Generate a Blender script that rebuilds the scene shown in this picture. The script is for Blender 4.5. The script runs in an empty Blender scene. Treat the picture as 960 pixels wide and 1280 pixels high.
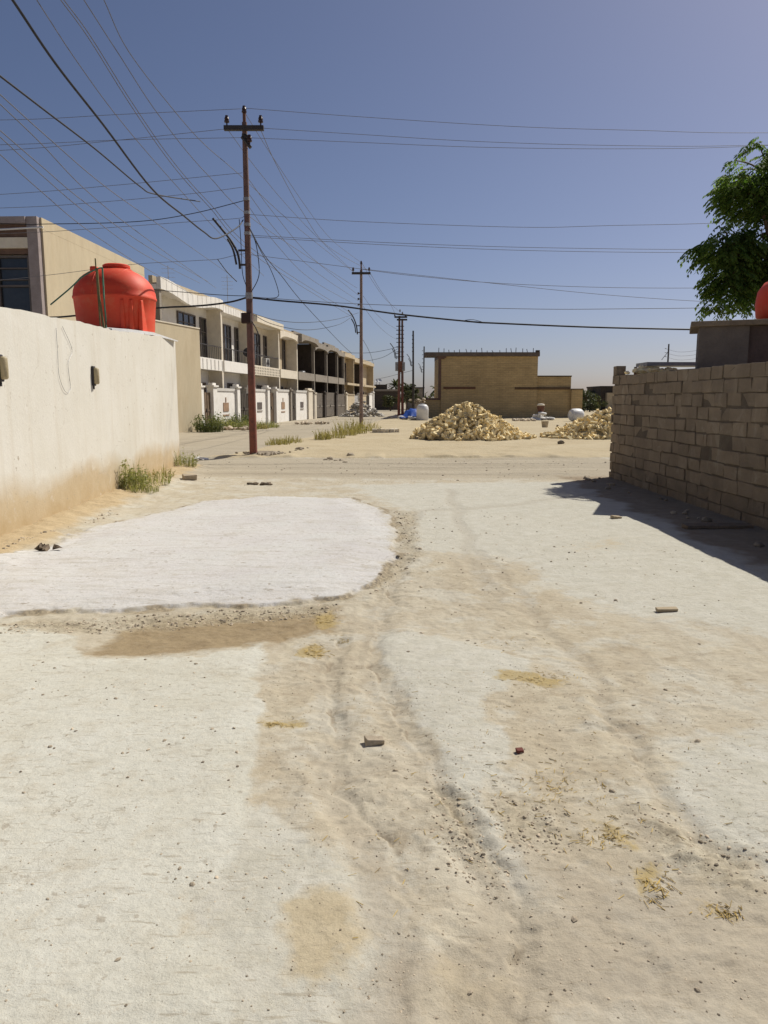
import bpy, bmesh, math, random
import numpy as np
from mathutils import Vector, Matrix, Euler
random.seed(7)
RNG = np.random.default_rng(11)
sc = bpy.context.scene
C = sc.collection
PI = math.pi

# ------------------------------------------------------------------ camera
F = 940.0                                   # focal length in photograph pixels (960 x 1280)
PITCH = math.atan(140 / F)
EYE = 1.6
cp, sp = math.cos(PITCH), math.sin(PITCH)

def P(px, py, Y):
    """point at forward distance Y seen at photograph pixel (px, py)"""
    a = (px - 480) / F
    b = (640 - py) / F
    t = Y / (cp + b * sp)
    return Vector((t * a, Y, EYE + t * (b * cp - sp)))

def G(px, py):
    """ground point (z = 0) seen at photograph pixel"""
    a = (px - 480) / F
    b = (640 - py) / F
    t = -EYE / (b * cp - sp)
    return Vector((t * a, t * (cp + b * sp), 0))

cam_d = bpy.data.cameras.new('camera')
cam = bpy.data.objects.new('camera', cam_d)
C.objects.link(cam)
cam.location = (0, 0, EYE)
cam.rotation_euler = (PI / 2 - PITCH, 0, 0)
cam_d.sensor_fit = 'VERTICAL'
cam_d.sensor_height = 36
cam_d.lens = F / 1280 * 36
cam_d.clip_end = 3000
sc.camera = cam

# ------------------------------------------------------------------ light
SUN = Vector((0.75, 0.66, 0)).normalized()
ELEV = math.radians(48)
sdir = Vector((SUN.x * math.cos(ELEV), SUN.y * math.cos(ELEV), math.sin(ELEV)))
ld = bpy.data.lights.new('sun', 'SUN')
ld.energy = 5.0
ld.angle = math.radians(0.5)
ld.color = (1.0, 0.945, 0.83)
lo = bpy.data.objects.new('sun', ld)
C.objects.link(lo)
lo.rotation_euler = sdir.to_track_quat('Z', 'Y').to_euler()
lo.location = (20, 20, 30)

w = bpy.data.worlds.new('World')
sc.world = w
w.use_nodes = True
nt = w.node_tree
bg = nt.nodes['Background']
sky = nt.nodes.new('ShaderNodeTexSky')
sky.sky_type = 'NISHITA'
sky.sun_disc = False
sky.sun_elevation = ELEV
sky.sun_rotation = math.atan2(SUN.x, SUN.y)
sky.altitude = 0
sky.air_density = 0.7
sky.dust_density = 1.2
sky.ozone_density = 5.0
tn = nt.nodes.new('ShaderNodeMix')
tn.data_type = 'RGBA'
tn.blend_type = 'MULTIPLY'
tn.inputs[0].default_value = 1.0
tn.inputs[7].default_value = (1.0, 0.868, 0.835, 1)         # dusty, slightly violet desert sky
nt.links.new(sky.outputs[0], tn.inputs[6])
nt.links.new(tn.outputs[2], bg.inputs[0])
bg.inputs[1].default_value = 0.087
sc.view_settings.view_transform = 'Standard'
sc.view_settings.look = 'None'
sc.view_settings.exposure = 0.0
sc.view_settings.gamma = 1

# ------------------------------------------------------------------ materials
def node(nt, t, **k):
    n = nt.nodes.new(t)
    for a, b in k.items():
        setattr(n, a, b)
    return n

def noise(nt, co, scale, detail=5, rough=0.6, dist=0.0):
    n = node(nt, 'ShaderNodeTexNoise')
    n.inputs['Scale'].default_value = scale
    n.inputs['Detail'].default_value = detail
    n.inputs['Roughness'].default_value = rough
    n.inputs['Distortion'].default_value = dist
    nt.links.new(co, n.inputs['Vector'])
    return n.outputs[0]

def ramp(nt, fac, stops):
    r = node(nt, 'ShaderNodeValToRGB')
    e = r.color_ramp.elements
    while len(e) < len(stops):
        e.new(0.5)
    for i, (p, c) in enumerate(stops):
        e[i].position = p
        e[i].color = (c, c, c, 1) if isinstance(c, (int, float)) else (c[0], c[1], c[2], 1)
    nt.links.new(fac, r.inputs[0])
    return r.outputs[0]

def mix(nt, fac, a, b, mode='MIX'):
    m = node(nt, 'ShaderNodeMix', data_type='RGBA', blend_type=mode)
    for i, s, v in ((0, m.inputs[0], fac), (6, m.inputs[6], a), (7, m.inputs[7], b)):
        if isinstance(v, (int, float)):
            s.default_value = v if i == 0 else (v, v, v, 1)
        elif isinstance(v, tuple):
            s.default_value = (v[0], v[1], v[2], 1)
        else:
            nt.links.new(v, s)
    return m.outputs[2]

def math_n(nt, op, a, b=None, clamp=False):
    m = node(nt, 'ShaderNodeMath', operation=op, use_clamp=clamp)
    for s, v in zip(m.inputs, (a, b)):
        if v is None:
            continue
        if isinstance(v, (int, float)):
            s.default_value = v
        else:
            nt.links.new(v, s)
    return m.outputs[0]

def new_mat(name):
    m = bpy.data.materials.new(name)
    m.use_nodes = True
    b = m.node_tree.nodes['Principled BSDF']
    return m, m.node_tree, b

def mat(name, col, rough=0.85, var=0.25, scale=3.0, dirt=None, dirt_amt=0.5, dirt_scale=1.2, bump=0.3, bscale=40,
        tint=True, spec=0.3, metal=0.0, stretch=(1, 1, 1)):
    """weathered surface: base colour broken by two noises, optional dirt patches, fine bump, per-face tint"""
    m, nt, b = new_mat(name)
    tc = node(nt, 'ShaderNodeTexCoord')
    mp = node(nt, 'ShaderNodeMapping')
    mp.inputs['Scale'].default_value = stretch
    nt.links.new(tc.outputs['Object'], mp.inputs[0])
    co = mp.outputs[0]
    n1 = noise(nt, co, scale, 6, 0.65)
    n2 = noise(nt, co, scale * 9, 4, 0.7)
    lo_, hi_ = 1 - var, 1 + var * 0.6
    c = mix(nt, 1.0, col, ramp(nt, n1, [(0.3, lo_), (0.7, hi_)]), 'MULTIPLY')
    c = mix(nt, 1.0, c, ramp(nt, n2, [(0.3, 1 - var * 0.5), (0.7, 1 + var * 0.3)]), 'MULTIPLY')
    if dirt:
        d = noise(nt, co, dirt_scale, 7, 0.7, 0.4)
        f = ramp(nt, d, [(0.48, 0.0), (0.68, dirt_amt)])
        c = mix(nt, f, c, dirt)
    if tint:
        at = node(nt, 'ShaderNodeAttribute', attribute_name='tint')
        c = mix(nt, 1.0, c, at.outputs['Color'], 'MULTIPLY')
    nt.links.new(c, b.inputs['Base Color'])
    b.inputs['Roughness'].default_value = rough
    b.inputs['Specular IOR Level'].default_value = spec
    b.inputs['Metallic'].default_value = metal
    if bump:
        bp = node(nt, 'ShaderNodeBump')
        bp.inputs['Strength'].default_value = bump
        bp.inputs['Distance'].default_value = 0.02
        nt.links.new(noise(nt, co, bscale, 5, 0.7), bp.inputs['Height'])
        nt.links.new(bp.outputs[0], b.inputs['Normal'])
    return m

def leaf_mat(name, col, col2, trans=0.25, spec=0.2):
    m, nt, b = new_mat(name)
    at = node(nt, 'ShaderNodeAttribute', attribute_name='tint')
    f = ramp(nt, at.outputs['Fac'], [(0.0, 0.0), (1.0, 1.0)])
    c = mix(nt, f, col, col2)
    nt.links.new(c, b.inputs['Base Color'])
    b.inputs['Roughness'].default_value = 0.65
    b.inputs['Specular IOR Level'].default_value = spec
    t = node(nt, 'ShaderNodeBsdfTranslucent')
    nt.links.new(mix(nt, 1.0, c, (1.3, 1.5, 0.6), 'MULTIPLY'), t.inputs[0])
    s = node(nt, 'ShaderNodeMixShader')
    s.inputs[0].default_value = trans
    nt.links.new(b.outputs[0], s.inputs[1])
    nt.links.new(t.outputs[0], s.inputs[2])
    nt.links.new(s.outputs[0], nt.nodes['Material Output'].inputs[0])
    return m

M = {}
M['white_plaster'] = mat('white_plaster', (0.78, 0.755, 0.71), var=0.07, dirt=(0.55, 0.49, 0.40), dirt_amt=0.35)
M['cream_plaster'] = mat('cream_plaster', (0.70, 0.635, 0.52), var=0.10, dirt=(0.48, 0.40, 0.28), dirt_amt=0.4)
M['beige_plaster'] = mat('beige_plaster', (0.54, 0.46, 0.32), var=0.10, scale=0.9, dirt=(0.42, 0.33, 0.21), dirt_amt=0.45, stretch=(1, 1, 0.3))
M['tan_plaster'] = mat('tan_plaster', (0.52, 0.43, 0.295), var=0.14, dirt=(0.31, 0.24, 0.16), dirt_amt=0.5)
M['grey_render'] = mat('grey_render', (0.30, 0.265, 0.22), var=0.22, dirt=(0.2, 0.16, 0.12), dirt_amt=0.6)
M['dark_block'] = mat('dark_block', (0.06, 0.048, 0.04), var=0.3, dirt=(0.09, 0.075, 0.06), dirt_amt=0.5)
M['brown_stone'] = mat('brown_stone', (0.16, 0.10, 0.075), var=0.3)
M['mauve_stone'] = mat('mauve_stone', (0.33, 0.28, 0.27), var=0.2)
M['grey_gate'] = mat('grey_gate', (0.29, 0.255, 0.215), rough=0.6, var=0.15)
M['dark_gate'] = mat('dark_gate', (0.10, 0.085, 0.07), rough=0.5, var=0.25)
M['brown_gate'] = mat('brown_gate', (0.19, 0.135, 0.09), rough=0.55, var=0.25)
M['white_gate'] = mat('white_gate', (0.66, 0.655, 0.65), rough=0.5, var=0.06)
M['motif'] = mat('motif', (0.34, 0.22, 0.14), var=0.3)
M['glass'] = mat('glass', (0.028, 0.03, 0.034), rough=0.15, var=0.4, scale=1.0, bump=0.05, bscale=4, spec=0.5)
M['frame'] = mat('frame', (0.12, 0.10, 0.09), rough=0.5)
M['dark_metal'] = mat('dark_metal', (0.05, 0.045, 0.045), rough=0.6, var=0.3)
M['rust_metal'] = mat('rust_metal', (0.16, 0.075, 0.05), rough=0.75, var=0.4, scale=5)
M['grey_metal'] = mat('grey_metal', (0.33, 0.33, 0.34), rough=0.5, var=0.2, metal=0.3)
M['insulator'] = mat('insulator', (0.06, 0.035, 0.03), rough=0.3, var=0.2)
M['cable'] = mat('cable', (0.025, 0.025, 0.03), rough=0.6, var=0.2, bump=0)
M['conductor'] = mat('conductor', (0.16, 0.16, 0.18), rough=0.6, var=0.2, bump=0)
M['pole2'] = mat('grey_pole', (0.27, 0.20, 0.17), rough=0.7, var=0.35, scale=2, dirt=(0.15, 0.06, 0.04), dirt_amt=0.8)
M['wood'] = mat('wood', (0.42, 0.34, 0.23), var=0.3, stretch=(1, 8, 8))
M['dark_wood'] = mat('dark_wood', (0.22, 0.17, 0.12), var=0.35)
M['green_pipe'] = mat('green_pipe', (0.10, 0.25, 0.17), rough=0.5, var=0.3)
M['olive_steel'] = mat('olive_steel', (0.20, 0.17, 0.07), rough=0.6, var=0.35)
M['lamp_glass'] = mat('lamp_glass', (0.40, 0.33, 0.20), rough=0.4, var=0.2)
M['brick_yellow'] = mat('brick_yellow', (0.80, 0.655, 0.37), var=0.14, scale=6)
M['white_sack'] = mat('white_sack', (0.68, 0.67, 0.65), rough=0.7, var=0.15)
M['blue_tarp'] = mat('blue_tarp', (0.035, 0.10, 0.42), rough=0.45, var=0.25)
M['white_plastic'] = mat('white_plastic', (0.70, 0.70, 0.70), rough=0.45, var=0.1, dirt=(0.45, 0.4, 0.33), dirt_amt=0.5)
M['stone'] = mat('stone', (0.40, 0.335, 0.25), var=0.3, scale=8)
M['rubble'] = mat('rubble', (0.52, 0.49, 0.44), var=0.3, scale=5)
M['straw'] = mat('straw', (0.45, 0.32, 0.10), var=0.3, bump=0)
M['bark'] = mat('bark', (0.16, 0.12, 0.085), var=0.4, scale=10, stretch=(1, 1, 0.3))
M['leaf'] = leaf_mat('neem_leaf', (0.060, 0.105, 0.030), (0.20, 0.27, 0.08), 0.45, 0.06)
M['weed'] = leaf_mat('weed_leaf', (0.19, 0.20, 0.08), (0.44, 0.40, 0.21), 0.25)
M['dry'] = leaf_mat('dry_grass', (0.26, 0.23, 0.10), (0.50, 0.41, 0.21), 0.2)
M['bush'] = leaf_mat('bush_leaf', (0.075, 0.10, 0.045), (0.22, 0.22, 0.10), 0.2)
M['far_leaf'] = leaf_mat('far_leaf', (0.05, 0.06, 0.035), (0.13, 0.13, 0.07), 0.15)

# red plastic
m, nt, b = new_mat('red_plastic')
tc = node(nt, 'ShaderNodeTexCoord')
n1 = noise(nt, tc.outputs['Object'], 2.2, 5)
c = mix(nt, ramp(nt, n1, [(0.35, 0.0), (0.75, 0.6)]), (0.68, 0.046, 0.013), (0.72, 0.095, 0.03))
dz = noise(nt, tc.outputs['Object'], 5, 8, 0.75)
c = mix(nt, ramp(nt, dz, [(0.50, 0.0), (0.8, 0.5)]), c, (0.60, 0.26, 0.13))
nt.links.new(c, b.inputs['Base Color'])
b.inputs['Roughness'].default_value = 0.42
b.inputs['Subsurface Weight'].default_value = 0.0
bp = node(nt, 'ShaderNodeBump')
bp.inputs['Strength'].default_value = 0.08
nt.links.new(noise(nt, tc.outputs['Object'], 30, 3), bp.inputs['Height'])
nt.links.new(bp.outputs[0], b.inputs['Normal'])
b.inputs['Roughness'].default_value = 0.62
M['red_plastic'] = m

# perimeter wall: cream paint, ochre damp stain along its foot, pock marks
m, nt, b = new_mat('stained_cream_wall')
tc = node(nt, 'ShaderNodeTexCoord')
co = tc.outputs['Object']
sx = node(nt, 'ShaderNodeSeparateXYZ')
nt.links.new(co, sx.inputs[0])
c = mix(nt, ramp(nt, noise(nt, co, 0.9, 6, 0.6), [(0.35, 0.0), (0.7, 1.0)]), (0.64, 0.615, 0.55), (0.59, 0.56, 0.485))
st = node(nt, 'ShaderNodeMapping')
st.inputs['Scale'].default_value = (3.0, 3.0, 0.25)
nt.links.new(co, st.inputs[0])
c = mix(nt, ramp(nt, noise(nt, st.outputs[0], 1.6, 6, 0.65), [(0.50, 0.0), (0.70, 0.35)]), c, (0.49, 0.43, 0.33))
lvl = math_n(nt, 'ADD', sx.outputs[2], math_n(nt, 'MULTIPLY', math_n(nt, 'SUBTRACT', noise(nt, co, 0.9, 6, 0.6), 0.5), 0.75))
damp = ramp(nt, lvl, [(0.10, 1.0), (0.42, 0.85), (0.72, 0.0)])
dampc = mix(nt, ramp(nt, noise(nt, co, 3.5, 6, 0.7), [(0.3, 0.0), (0.7, 1.0)]), (0.42, 0.305, 0.160), (0.50, 0.395, 0.245))
c = mix(nt, damp, c, dampc)
vo = node(nt, 'ShaderNodeTexVoronoi', feature='DISTANCE_TO_EDGE')
vo.inputs['Scale'].default_value = 0.75
wv = node(nt, 'ShaderNodeVectorMath', operation='ADD')
wn_ = node(nt, 'ShaderNodeTexNoise')
wn_.inputs['Scale'].default_value = 1.6
wn_.inputs['Detail'].default_value = 7
nt.links.new(co, wn_.inputs['Vector'])
nt.links.new(co, wv.inputs[0])
nt.links.new(wn_.outputs['Color'], wv.inputs[1])
nt.links.new(wv.outputs[0], vo.inputs['Vector'])
crk = ramp(nt, vo.outputs['Distance'], [(0.0, 1.0), (0.006, 0.0)])
crk = math_n(nt, 'MULTIPLY', crk, ramp(nt, noise(nt, co, 0.55, 3), [(0.45, 0.0), (0.6, 0.6)]))
c = mix(nt, crk, c, (0.34, 0.29, 0.22))
c = mix(nt, ramp(nt, noise(nt, co, 1.7, 8, 0.7, 0.8), [(0.60, 0.0), (0.66, 0.35)]), c, (0.68, 0.655, 0.595))
sp1 = ramp(nt, noise(nt, co, 14, 2, 0.5), [(0.68, 0.0), (0.72, 1.0)])
sp1 = math_n(nt, 'MULTIPLY', sp1, ramp(nt, noise(nt, co, 0.7, 2, 0.5), [(0.42, 0.0), (0.6, 0.8)]))
c = mix(nt, sp1, c, (0.33, 0.28, 0.21))
nt.links.new(c, b.inputs['Base Color'])
b.inputs['Roughness'].default_value = 0.9
bp = node(nt, 'ShaderNodeBump')
bp.inputs['Strength'].default_value = 0.22
bp.inputs['Distance'].default_value = 0.02
hh = math_n(nt, 'ADD', noise(nt, co, 25, 6, 0.7), math_n(nt, 'MULTIPLY', noise(nt, co, 2.0, 4), 2.0))
nt.links.new(hh, bp.inputs['Height'])
nt.links.new(bp.outputs[0], b.inputs['Normal'])
M['stained_wall'] = m

# rough concrete blocks
m, nt, b = new_mat('concrete_block')
tc = node(nt, 'ShaderNodeTexCoord')
co = tc.outputs['Object']
at = node(nt, 'ShaderNodeAttribute', attribute_name='tint')
c = mix(nt, ramp(nt, noise(nt, co, 3.0, 7, 0.7), [(0.3, 0.0), (0.7, 1.0)]), (0.215, 0.165, 0.112), (0.32, 0.25, 0.172))
c = mix(nt, ramp(nt, noise(nt, co, 60, 3, 0.6), [(0.55, 0.0), (0.75, 0.6)]), c, (0.22, 0.17, 0.125))
c = mix(nt, ramp(nt, noise(nt, co, 2.2, 8, 0.75, 1.0), [(0.54, 0.0), (0.66, 0.55)]), c, (0.42, 0.35, 0.255))
c = mix(nt, ramp(nt, noise(nt, co, 1.1, 8, 0.7, 0.8), [(0.52, 0.0), (0.70, 0.35)]), c, (0.18, 0.135, 0.095))
c = mix(nt, 1.0, c, at.outputs['Color'], 'MULTIPLY')
nt.links.new(c, b.inputs['Base Color'])
b.inputs['Roughness'].default_value = 0.95
bp = node(nt, 'ShaderNodeBump')
bp.inputs['Strength'].default_value = 0.9
bp.inputs['Distance'].default_value = 0.03
nt.links.new(noise(nt, co, 30, 8, 0.8), bp.inputs['Height'])
nt.links.new(bp.outputs[0], b.inputs['Normal'])
M['block'] = m

# brown brickwork
def brickwork(name, c1, c2, mortar):
    m, nt, b = new_mat(name)
    tc = node(nt, 'ShaderNodeTexCoord')
    sx = node(nt, 'ShaderNodeSeparateXYZ')
    nt.links.new(tc.outputs['Object'], sx.inputs[0])
    cx = node(nt, 'ShaderNodeCombineXYZ')
    nt.links.new(math_n(nt, 'ADD', sx.outputs[0], sx.outputs[1]), cx.inputs[0])
    nt.links.new(sx.outputs[2], cx.inputs[1])
    br = node(nt, 'ShaderNodeTexBrick')
    br.inputs['Scale'].default_value = 1.0
    br.inputs['Brick Width'].default_value = 0.50
    br.inputs['Row Height'].default_value = 0.16
    br.inputs['Mortar Size'].default_value = 0.018
    br.inputs['Color1'].default_value = (*c1, 1)
    br.inputs['Color2'].default_value = (*c2, 1)
    br.inputs['Mortar'].default_value = (*mortar, 1)
    nt.links.new(cx.outputs[0], br.inputs['Vector'])
    mp = node(nt, 'ShaderNodeMapping')
    mp.inputs['Scale'].default_value = (0.5, 4.5, 1)
    nt.links.new(cx.outputs[0], mp.inputs[0])
    c = mix(nt, 1.0, br.outputs[0], ramp(nt, noise(nt, mp.outputs[0], 1.0, 6, 0.75), [(0.3, 0.80), (0.7, 1.14)]), 'MULTIPLY')
    c = mix(nt, 1.0, c, ramp(nt, noise(nt, tc.outputs['Object'], 0.5, 5, 0.7), [(0.3, 0.8), (0.7, 1.15)]), 'MULTIPLY')
    nt.links.new(c, b.inputs['Base Color'])
    b.inputs['Roughness'].default_value = 0.95
    bp = node(nt, 'ShaderNodeBump')
    bp.inputs['Strength'].default_value = 0.6
    bp.inputs['Distance'].default_value = 0.02
    nt.links.new(math_n(nt, 'SUBTRACT', 1.0, br.outputs[1]), bp.inputs['Height'])
    nt.links.new(bp.outputs[0], b.inputs['Normal'])
    return m
M['brickwork'] = brickwork('brown_brickwork', (0.55, 0.405, 0.205), (0.49, 0.36, 0.18), (0.40, 0.295, 0.16))
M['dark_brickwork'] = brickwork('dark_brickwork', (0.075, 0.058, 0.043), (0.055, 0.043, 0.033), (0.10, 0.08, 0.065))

# pole with rust on the lower part
m, nt, b = new_mat('rusty_pole')
tc = node(nt, 'ShaderNodeTexCoord')
co = tc.outputs['Object']
sx = node(nt, 'ShaderNodeSeparateXYZ')
nt.links.new(co, sx.inputs[0])
lv = math_n(nt, 'ADD', sx.outputs[2], math_n(nt, 'MULTIPLY', noise(nt, co, 1.5, 6, 0.7), 2.5))
c = mix(nt, ramp(nt, math_n(nt, 'MULTIPLY', lv, 0.1), [(0.25, 0.0), (0.52, 1.0)]), (0.24, 0.075, 0.045), (0.15, 0.085, 0.07))
c = mix(nt, ramp(nt, noise(nt, co, 7, 6, 0.7), [(0.45, 0.0), (0.7, 0.8)]), c, (0.075, 0.04, 0.035))
nt.links.new(c, b.inputs['Base Color'])
b.inputs['Roughness'].default_value = 0.7
bp = node(nt, 'ShaderNodeBump')
bp.inputs['Strength'].default_value = 0.4
nt.links.new(noise(nt, co, 25, 5, 0.7), bp.inputs['Height'])
nt.links.new(bp.outputs[0], b.inputs['Normal'])
M['rusty_pole'] = m

# ------------------------------------------------------------------ mesh builder
class MB:
    def __init__(self):
        self.v, self.f, self.t = [], [], []

    def add(self, verts, faces, tint=1.0):
        o = len(self.v)
        self.v += [tuple(p) for p in verts]
        self.f += [tuple(i + o for i in f) for f in faces]
        self.t += [tint] * len(faces)

    def hexa(self, p, tint=1.0):                # 8 points: bottom ring then top ring
        self.add(p, [(3, 2, 1, 0), (4, 5, 6, 7), (0, 1, 5, 4), (1, 2, 6, 5), (2, 3, 7, 6), (3, 0, 4, 7)], tint)

    def box(self, x0, x1, y0, y1, z0, z1, tint=1.0):
        self.hexa([(x0, y0, z0), (x1, y0, z0), (x1, y1, z0), (x0, y1, z0), (x0, y0, z1), (x1, y0, z1), (x1, y1, z1), (x0, y1, z1)], tint)

    def obox(self, c, s, R, tint=1.0, jit=0.0):  # oriented box
        c = Vector(c)
        pts = []
        for (a, b_, d) in ((-1, -1, -1), (1, -1, -1), (1, 1, -1), (-1, 1, -1), (-1, -1, 1), (1, -1, 1), (1, 1, 1), (-1, 1, 1)):
            q = Vector((a * s[0] / 2, b_ * s[1] / 2, d * s[2] / 2))
            if jit:
                q += Vector((random.uniform(-jit, jit), random.uniform(-jit, jit), random.uniform(-jit, jit)))
            pts.append(c + R @ q)
        self.hexa(pts, tint)

    def tube(self, pts, r, n=6, tint=1.0, cap=True):
        pts = [Vector(p) for p in pts]
        if not hasattr(r, '__len__'):
            r = [r] * len(pts)
        rings = []
        up = Vector((0, 0, 1))
        for i, p in enumerate(pts):
            d = (pts[min(i + 1, len(pts) - 1)] - pts[max(i - 1, 0)]).normalized()
            a = d.cross(up)
            if a.length < 1e-3:
                a = d.cross(Vector((1, 0, 0)))
            a.normalize()
            b_ = d.cross(a)
            rings.append([p + (a * math.cos(2 * PI * k / n) + b_ * math.sin(2 * PI * k / n)) * r[i] for k in range(n)])
        vs = [q for ring in rings for q in ring]
        fs = []
        for i in range(len(pts) - 1):
            for k in range(n):
                fs.append((i * n + k, i * n + (k + 1) % n, (i + 1) * n + (k + 1) % n, (i + 1) * n + k))
        if cap:
            fs.append(tuple(range(n - 1, -1, -1)))
            fs.append(tuple((len(pts) - 1) * n + k for k in range(n)))
        self.add(vs, fs, tint)

    def lathe(self, prof, origin=(0, 0, 0), R=None, n=20, tint=1.0):   # prof: (radius, height) pairs
        R = R or Matrix.Identity(3)
        o = Vector(origin)
        vs, fs = [], []
        for (r, h) in prof:
            for k in range(n):
                vs.append(o + R @ Vector((r * math.cos(2 * PI * k / n), r * math.sin(2 * PI * k / n), h)))
        for i in range(len(prof) - 1):
            for k in range(n):
                fs.append((i * n + k, i * n + (k + 1) % n, (i + 1) * n + (k + 1) % n, (i + 1) * n + k))
        if prof[0][0] > 1e-4:
            fs.append(tuple(range(n - 1, -1, -1)))
        if prof[-1][0] > 1e-4:
            fs.append(tuple((len(prof) - 1) * n + k for k in range(n)))
        self.add(vs, fs, tint)

    def stone(self, c, r, tint=1.0, flat=0.65):
        c = Vector(c)
        ico = ICO
        R = Euler((random.random() * 6, random.random() * 6, random.random() * 6)).to_matrix()
        s = Vector((random.uniform(0.7, 1.3), random.uniform(0.7, 1.3), random.uniform(0.6, 1.0)))
        vs = []
        for p in ico[0]:
            q = R @ Vector((p[0] * s.x, p[1] * s.y, p[2] * s.z)) * random.uniform(0.78, 1.15)
            vs.append(c + Vector((q.x, q.y, q.z * flat)) * r)
        self.add(vs, ico[1], tint)

    def mesh(self, name, material, smooth=False):
        me = bpy.data.meshes.new(name)
        me.from_pydata(self.v, [], self.f)
        a = me.attributes.new('tint', 'FLOAT', 'FACE')
        a.data.foreach_set('value', np.array(self.t, dtype=np.float32))
        me.materials.append(material)
        if smooth:
            me.polygons.foreach_set('use_smooth', [True] * len(me.polygons))
        me.update()
        return me

    def build(self, name, material, parent=None, smooth=False, bevel=0.0, angle=None):
        me = self.mesh(name, material, smooth)
        if angle:
            me.polygons.foreach_set('use_smooth', [True] * len(me.polygons))
            me.set_sharp_from_angle(angle=math.radians(angle))
        o = bpy.data.objects.new(name, me)
        C.objects.link(o)
        if parent:
            o.parent = parent
        if bevel:
            bm = o.modifiers.new('bevel', 'BEVEL')
            bm.width = bevel
            bm.segments = 2
            bm.limit_method = 'ANGLE'
        return o

bm_ = bmesh.new()
bmesh.ops.create_icosphere(bm_, subdivisions=1, radius=1)
bm_.verts.ensure_lookup_table()
ICO = ([tuple(v.co) for v in bm_.verts], [tuple(v.index for v in f.verts) for f in bm_.faces])
bm_.free()

def tag(o, label=None, cat=None, group=None, kind=None):
    if label: o['label'] = label
    if cat: o['category'] = cat
    if group: o['group'] = group
    if kind: o['kind'] = kind
    return o

def empty(name, loc=(0, 0, 0), rz=0.0):
    o = bpy.data.objects.new(name, None)
    o.empty_display_size = 0.3
    C.objects.link(o)
    o.location = loc
    o.rotation_euler = (0, 0, rz)
    return o

def spline(pts, n=10):
    pts = [Vector(p) for p in pts]
    q = [pts[0] * 2 - pts[1]] + pts + [pts[-1] * 2 - pts[-2]]
    out = []
    for i in range(1, len(q) - 2):
        for k in range(n):
            t = k / n
            a, b_, c_, d = q[i - 1], q[i], q[i + 1], q[i + 2]
            out.append(0.5 * ((2 * b_) + (c_ - a) * t + (2 * a - 5 * b_ + 4 * c_ - d) * t * t + (3 * b_ - a - 3 * c_ + d) * t ** 3))
    out.append(pts[-1])
    return out

# ------------------------------------------------------------------ noise in numpy
_perm = RNG.permutation(256)
_perm = np.concatenate([_perm, _perm])
_ang = RNG.random(256) * 2 * PI
_gx, _gy = np.cos(_ang), np.sin(_ang)

def perlin(x, y):
    xi, yi = np.floor(x).astype(int), np.floor(y).astype(int)
    xf, yf = x - xi, y - yi
    xi &= 255
    yi &= 255
    u, v = xf * xf * xf * (xf * (xf * 6 - 15) + 10), yf * yf * yf * (yf * (yf * 6 - 15) + 10)
    def g(ix, iy, fx, fy):
        h = _perm[_perm[ix & 255] + (iy & 255)]
        return _gx[h] * fx + _gy[h] * fy
    a = g(xi, yi, xf, yf); b_ = g(xi + 1, yi, xf - 1, yf)
    c_ = g(xi, yi + 1, xf, yf - 1); d = g(xi + 1, yi + 1, xf - 1, yf - 1)
    return (a + u * (b_ - a)) + v * ((c_ + u * (d - c_)) - (a + u * (b_ - a)))

def fbm(x, y, s, oct=4, gain=0.5):
    out, a = 0, 1.0
    f = 1.0 / s
    for i in range(oct):
        out = out + a * perlin(x * f + 17.3 * i, y * f - 9.1 * i)
        a *= gain
        f *= 2.03
    return out

def sstep(a, b_, x):
    t = np.clip((x - a) / (b_ - a), 0, 1)
    return t * t * (3 - 2 * t)

def poly_sd(X, Y, poly):
    """signed distance (positive inside) to a polygon"""
    n = len(poly)
    d = np.full(X.shape, 1e9)
    ins = np.zeros(X.shape, bool)
    for i in range(n):
        ax, ay = poly[i]
        bx_, by = poly[(i + 1) % n]
        ex, ey = bx_ - ax, by - ay
        wx, wy = X - ax, Y - ay
        t = np.clip((wx * ex + wy * ey) / (ex * ex + ey * ey + 1e-12), 0, 1)
        d = np.minimum(d, (wx - t * ex) ** 2 + (wy - t * ey) ** 2)
        c_ = ((ay > Y) != (by > Y)) & (X < (bx_ - ax) * (Y - ay) / (by - ay + 1e-12) + ax)
        ins ^= c_
    d = np.sqrt(d)
    return np.where(ins, d, -d)

def line_d(X, Y, pts):
    d = np.full(X.shape, 1e9)
    sgn = np.zeros(X.shape)
    for (ax, ay), (bx_, by) in zip(pts[:-1], pts[1:]):
        ex, ey = bx_ - ax, by - ay
        wx, wy = X - ax, Y - ay
        t = np.clip((wx * ex + wy * ey) / (ex * ex + ey * ey + 1e-12), 0, 1)
        q = np.sqrt((wx - t * ex) ** 2 + (wy - t * ey) ** 2)
        s = ex * wy - ey * wx
        sgn = np.where(q < d, np.sign(s), sgn)
        d = np.minimum(d, q)
    return d, sgn

def gp(*pts):
    return [(G(x, y).x, G(x, y).y) for x, y in pts]

# ------------------------------------------------------------------ ground
def verge_x(Y):
    return -1.36 + (Y - 43.0) * 0.120

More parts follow.
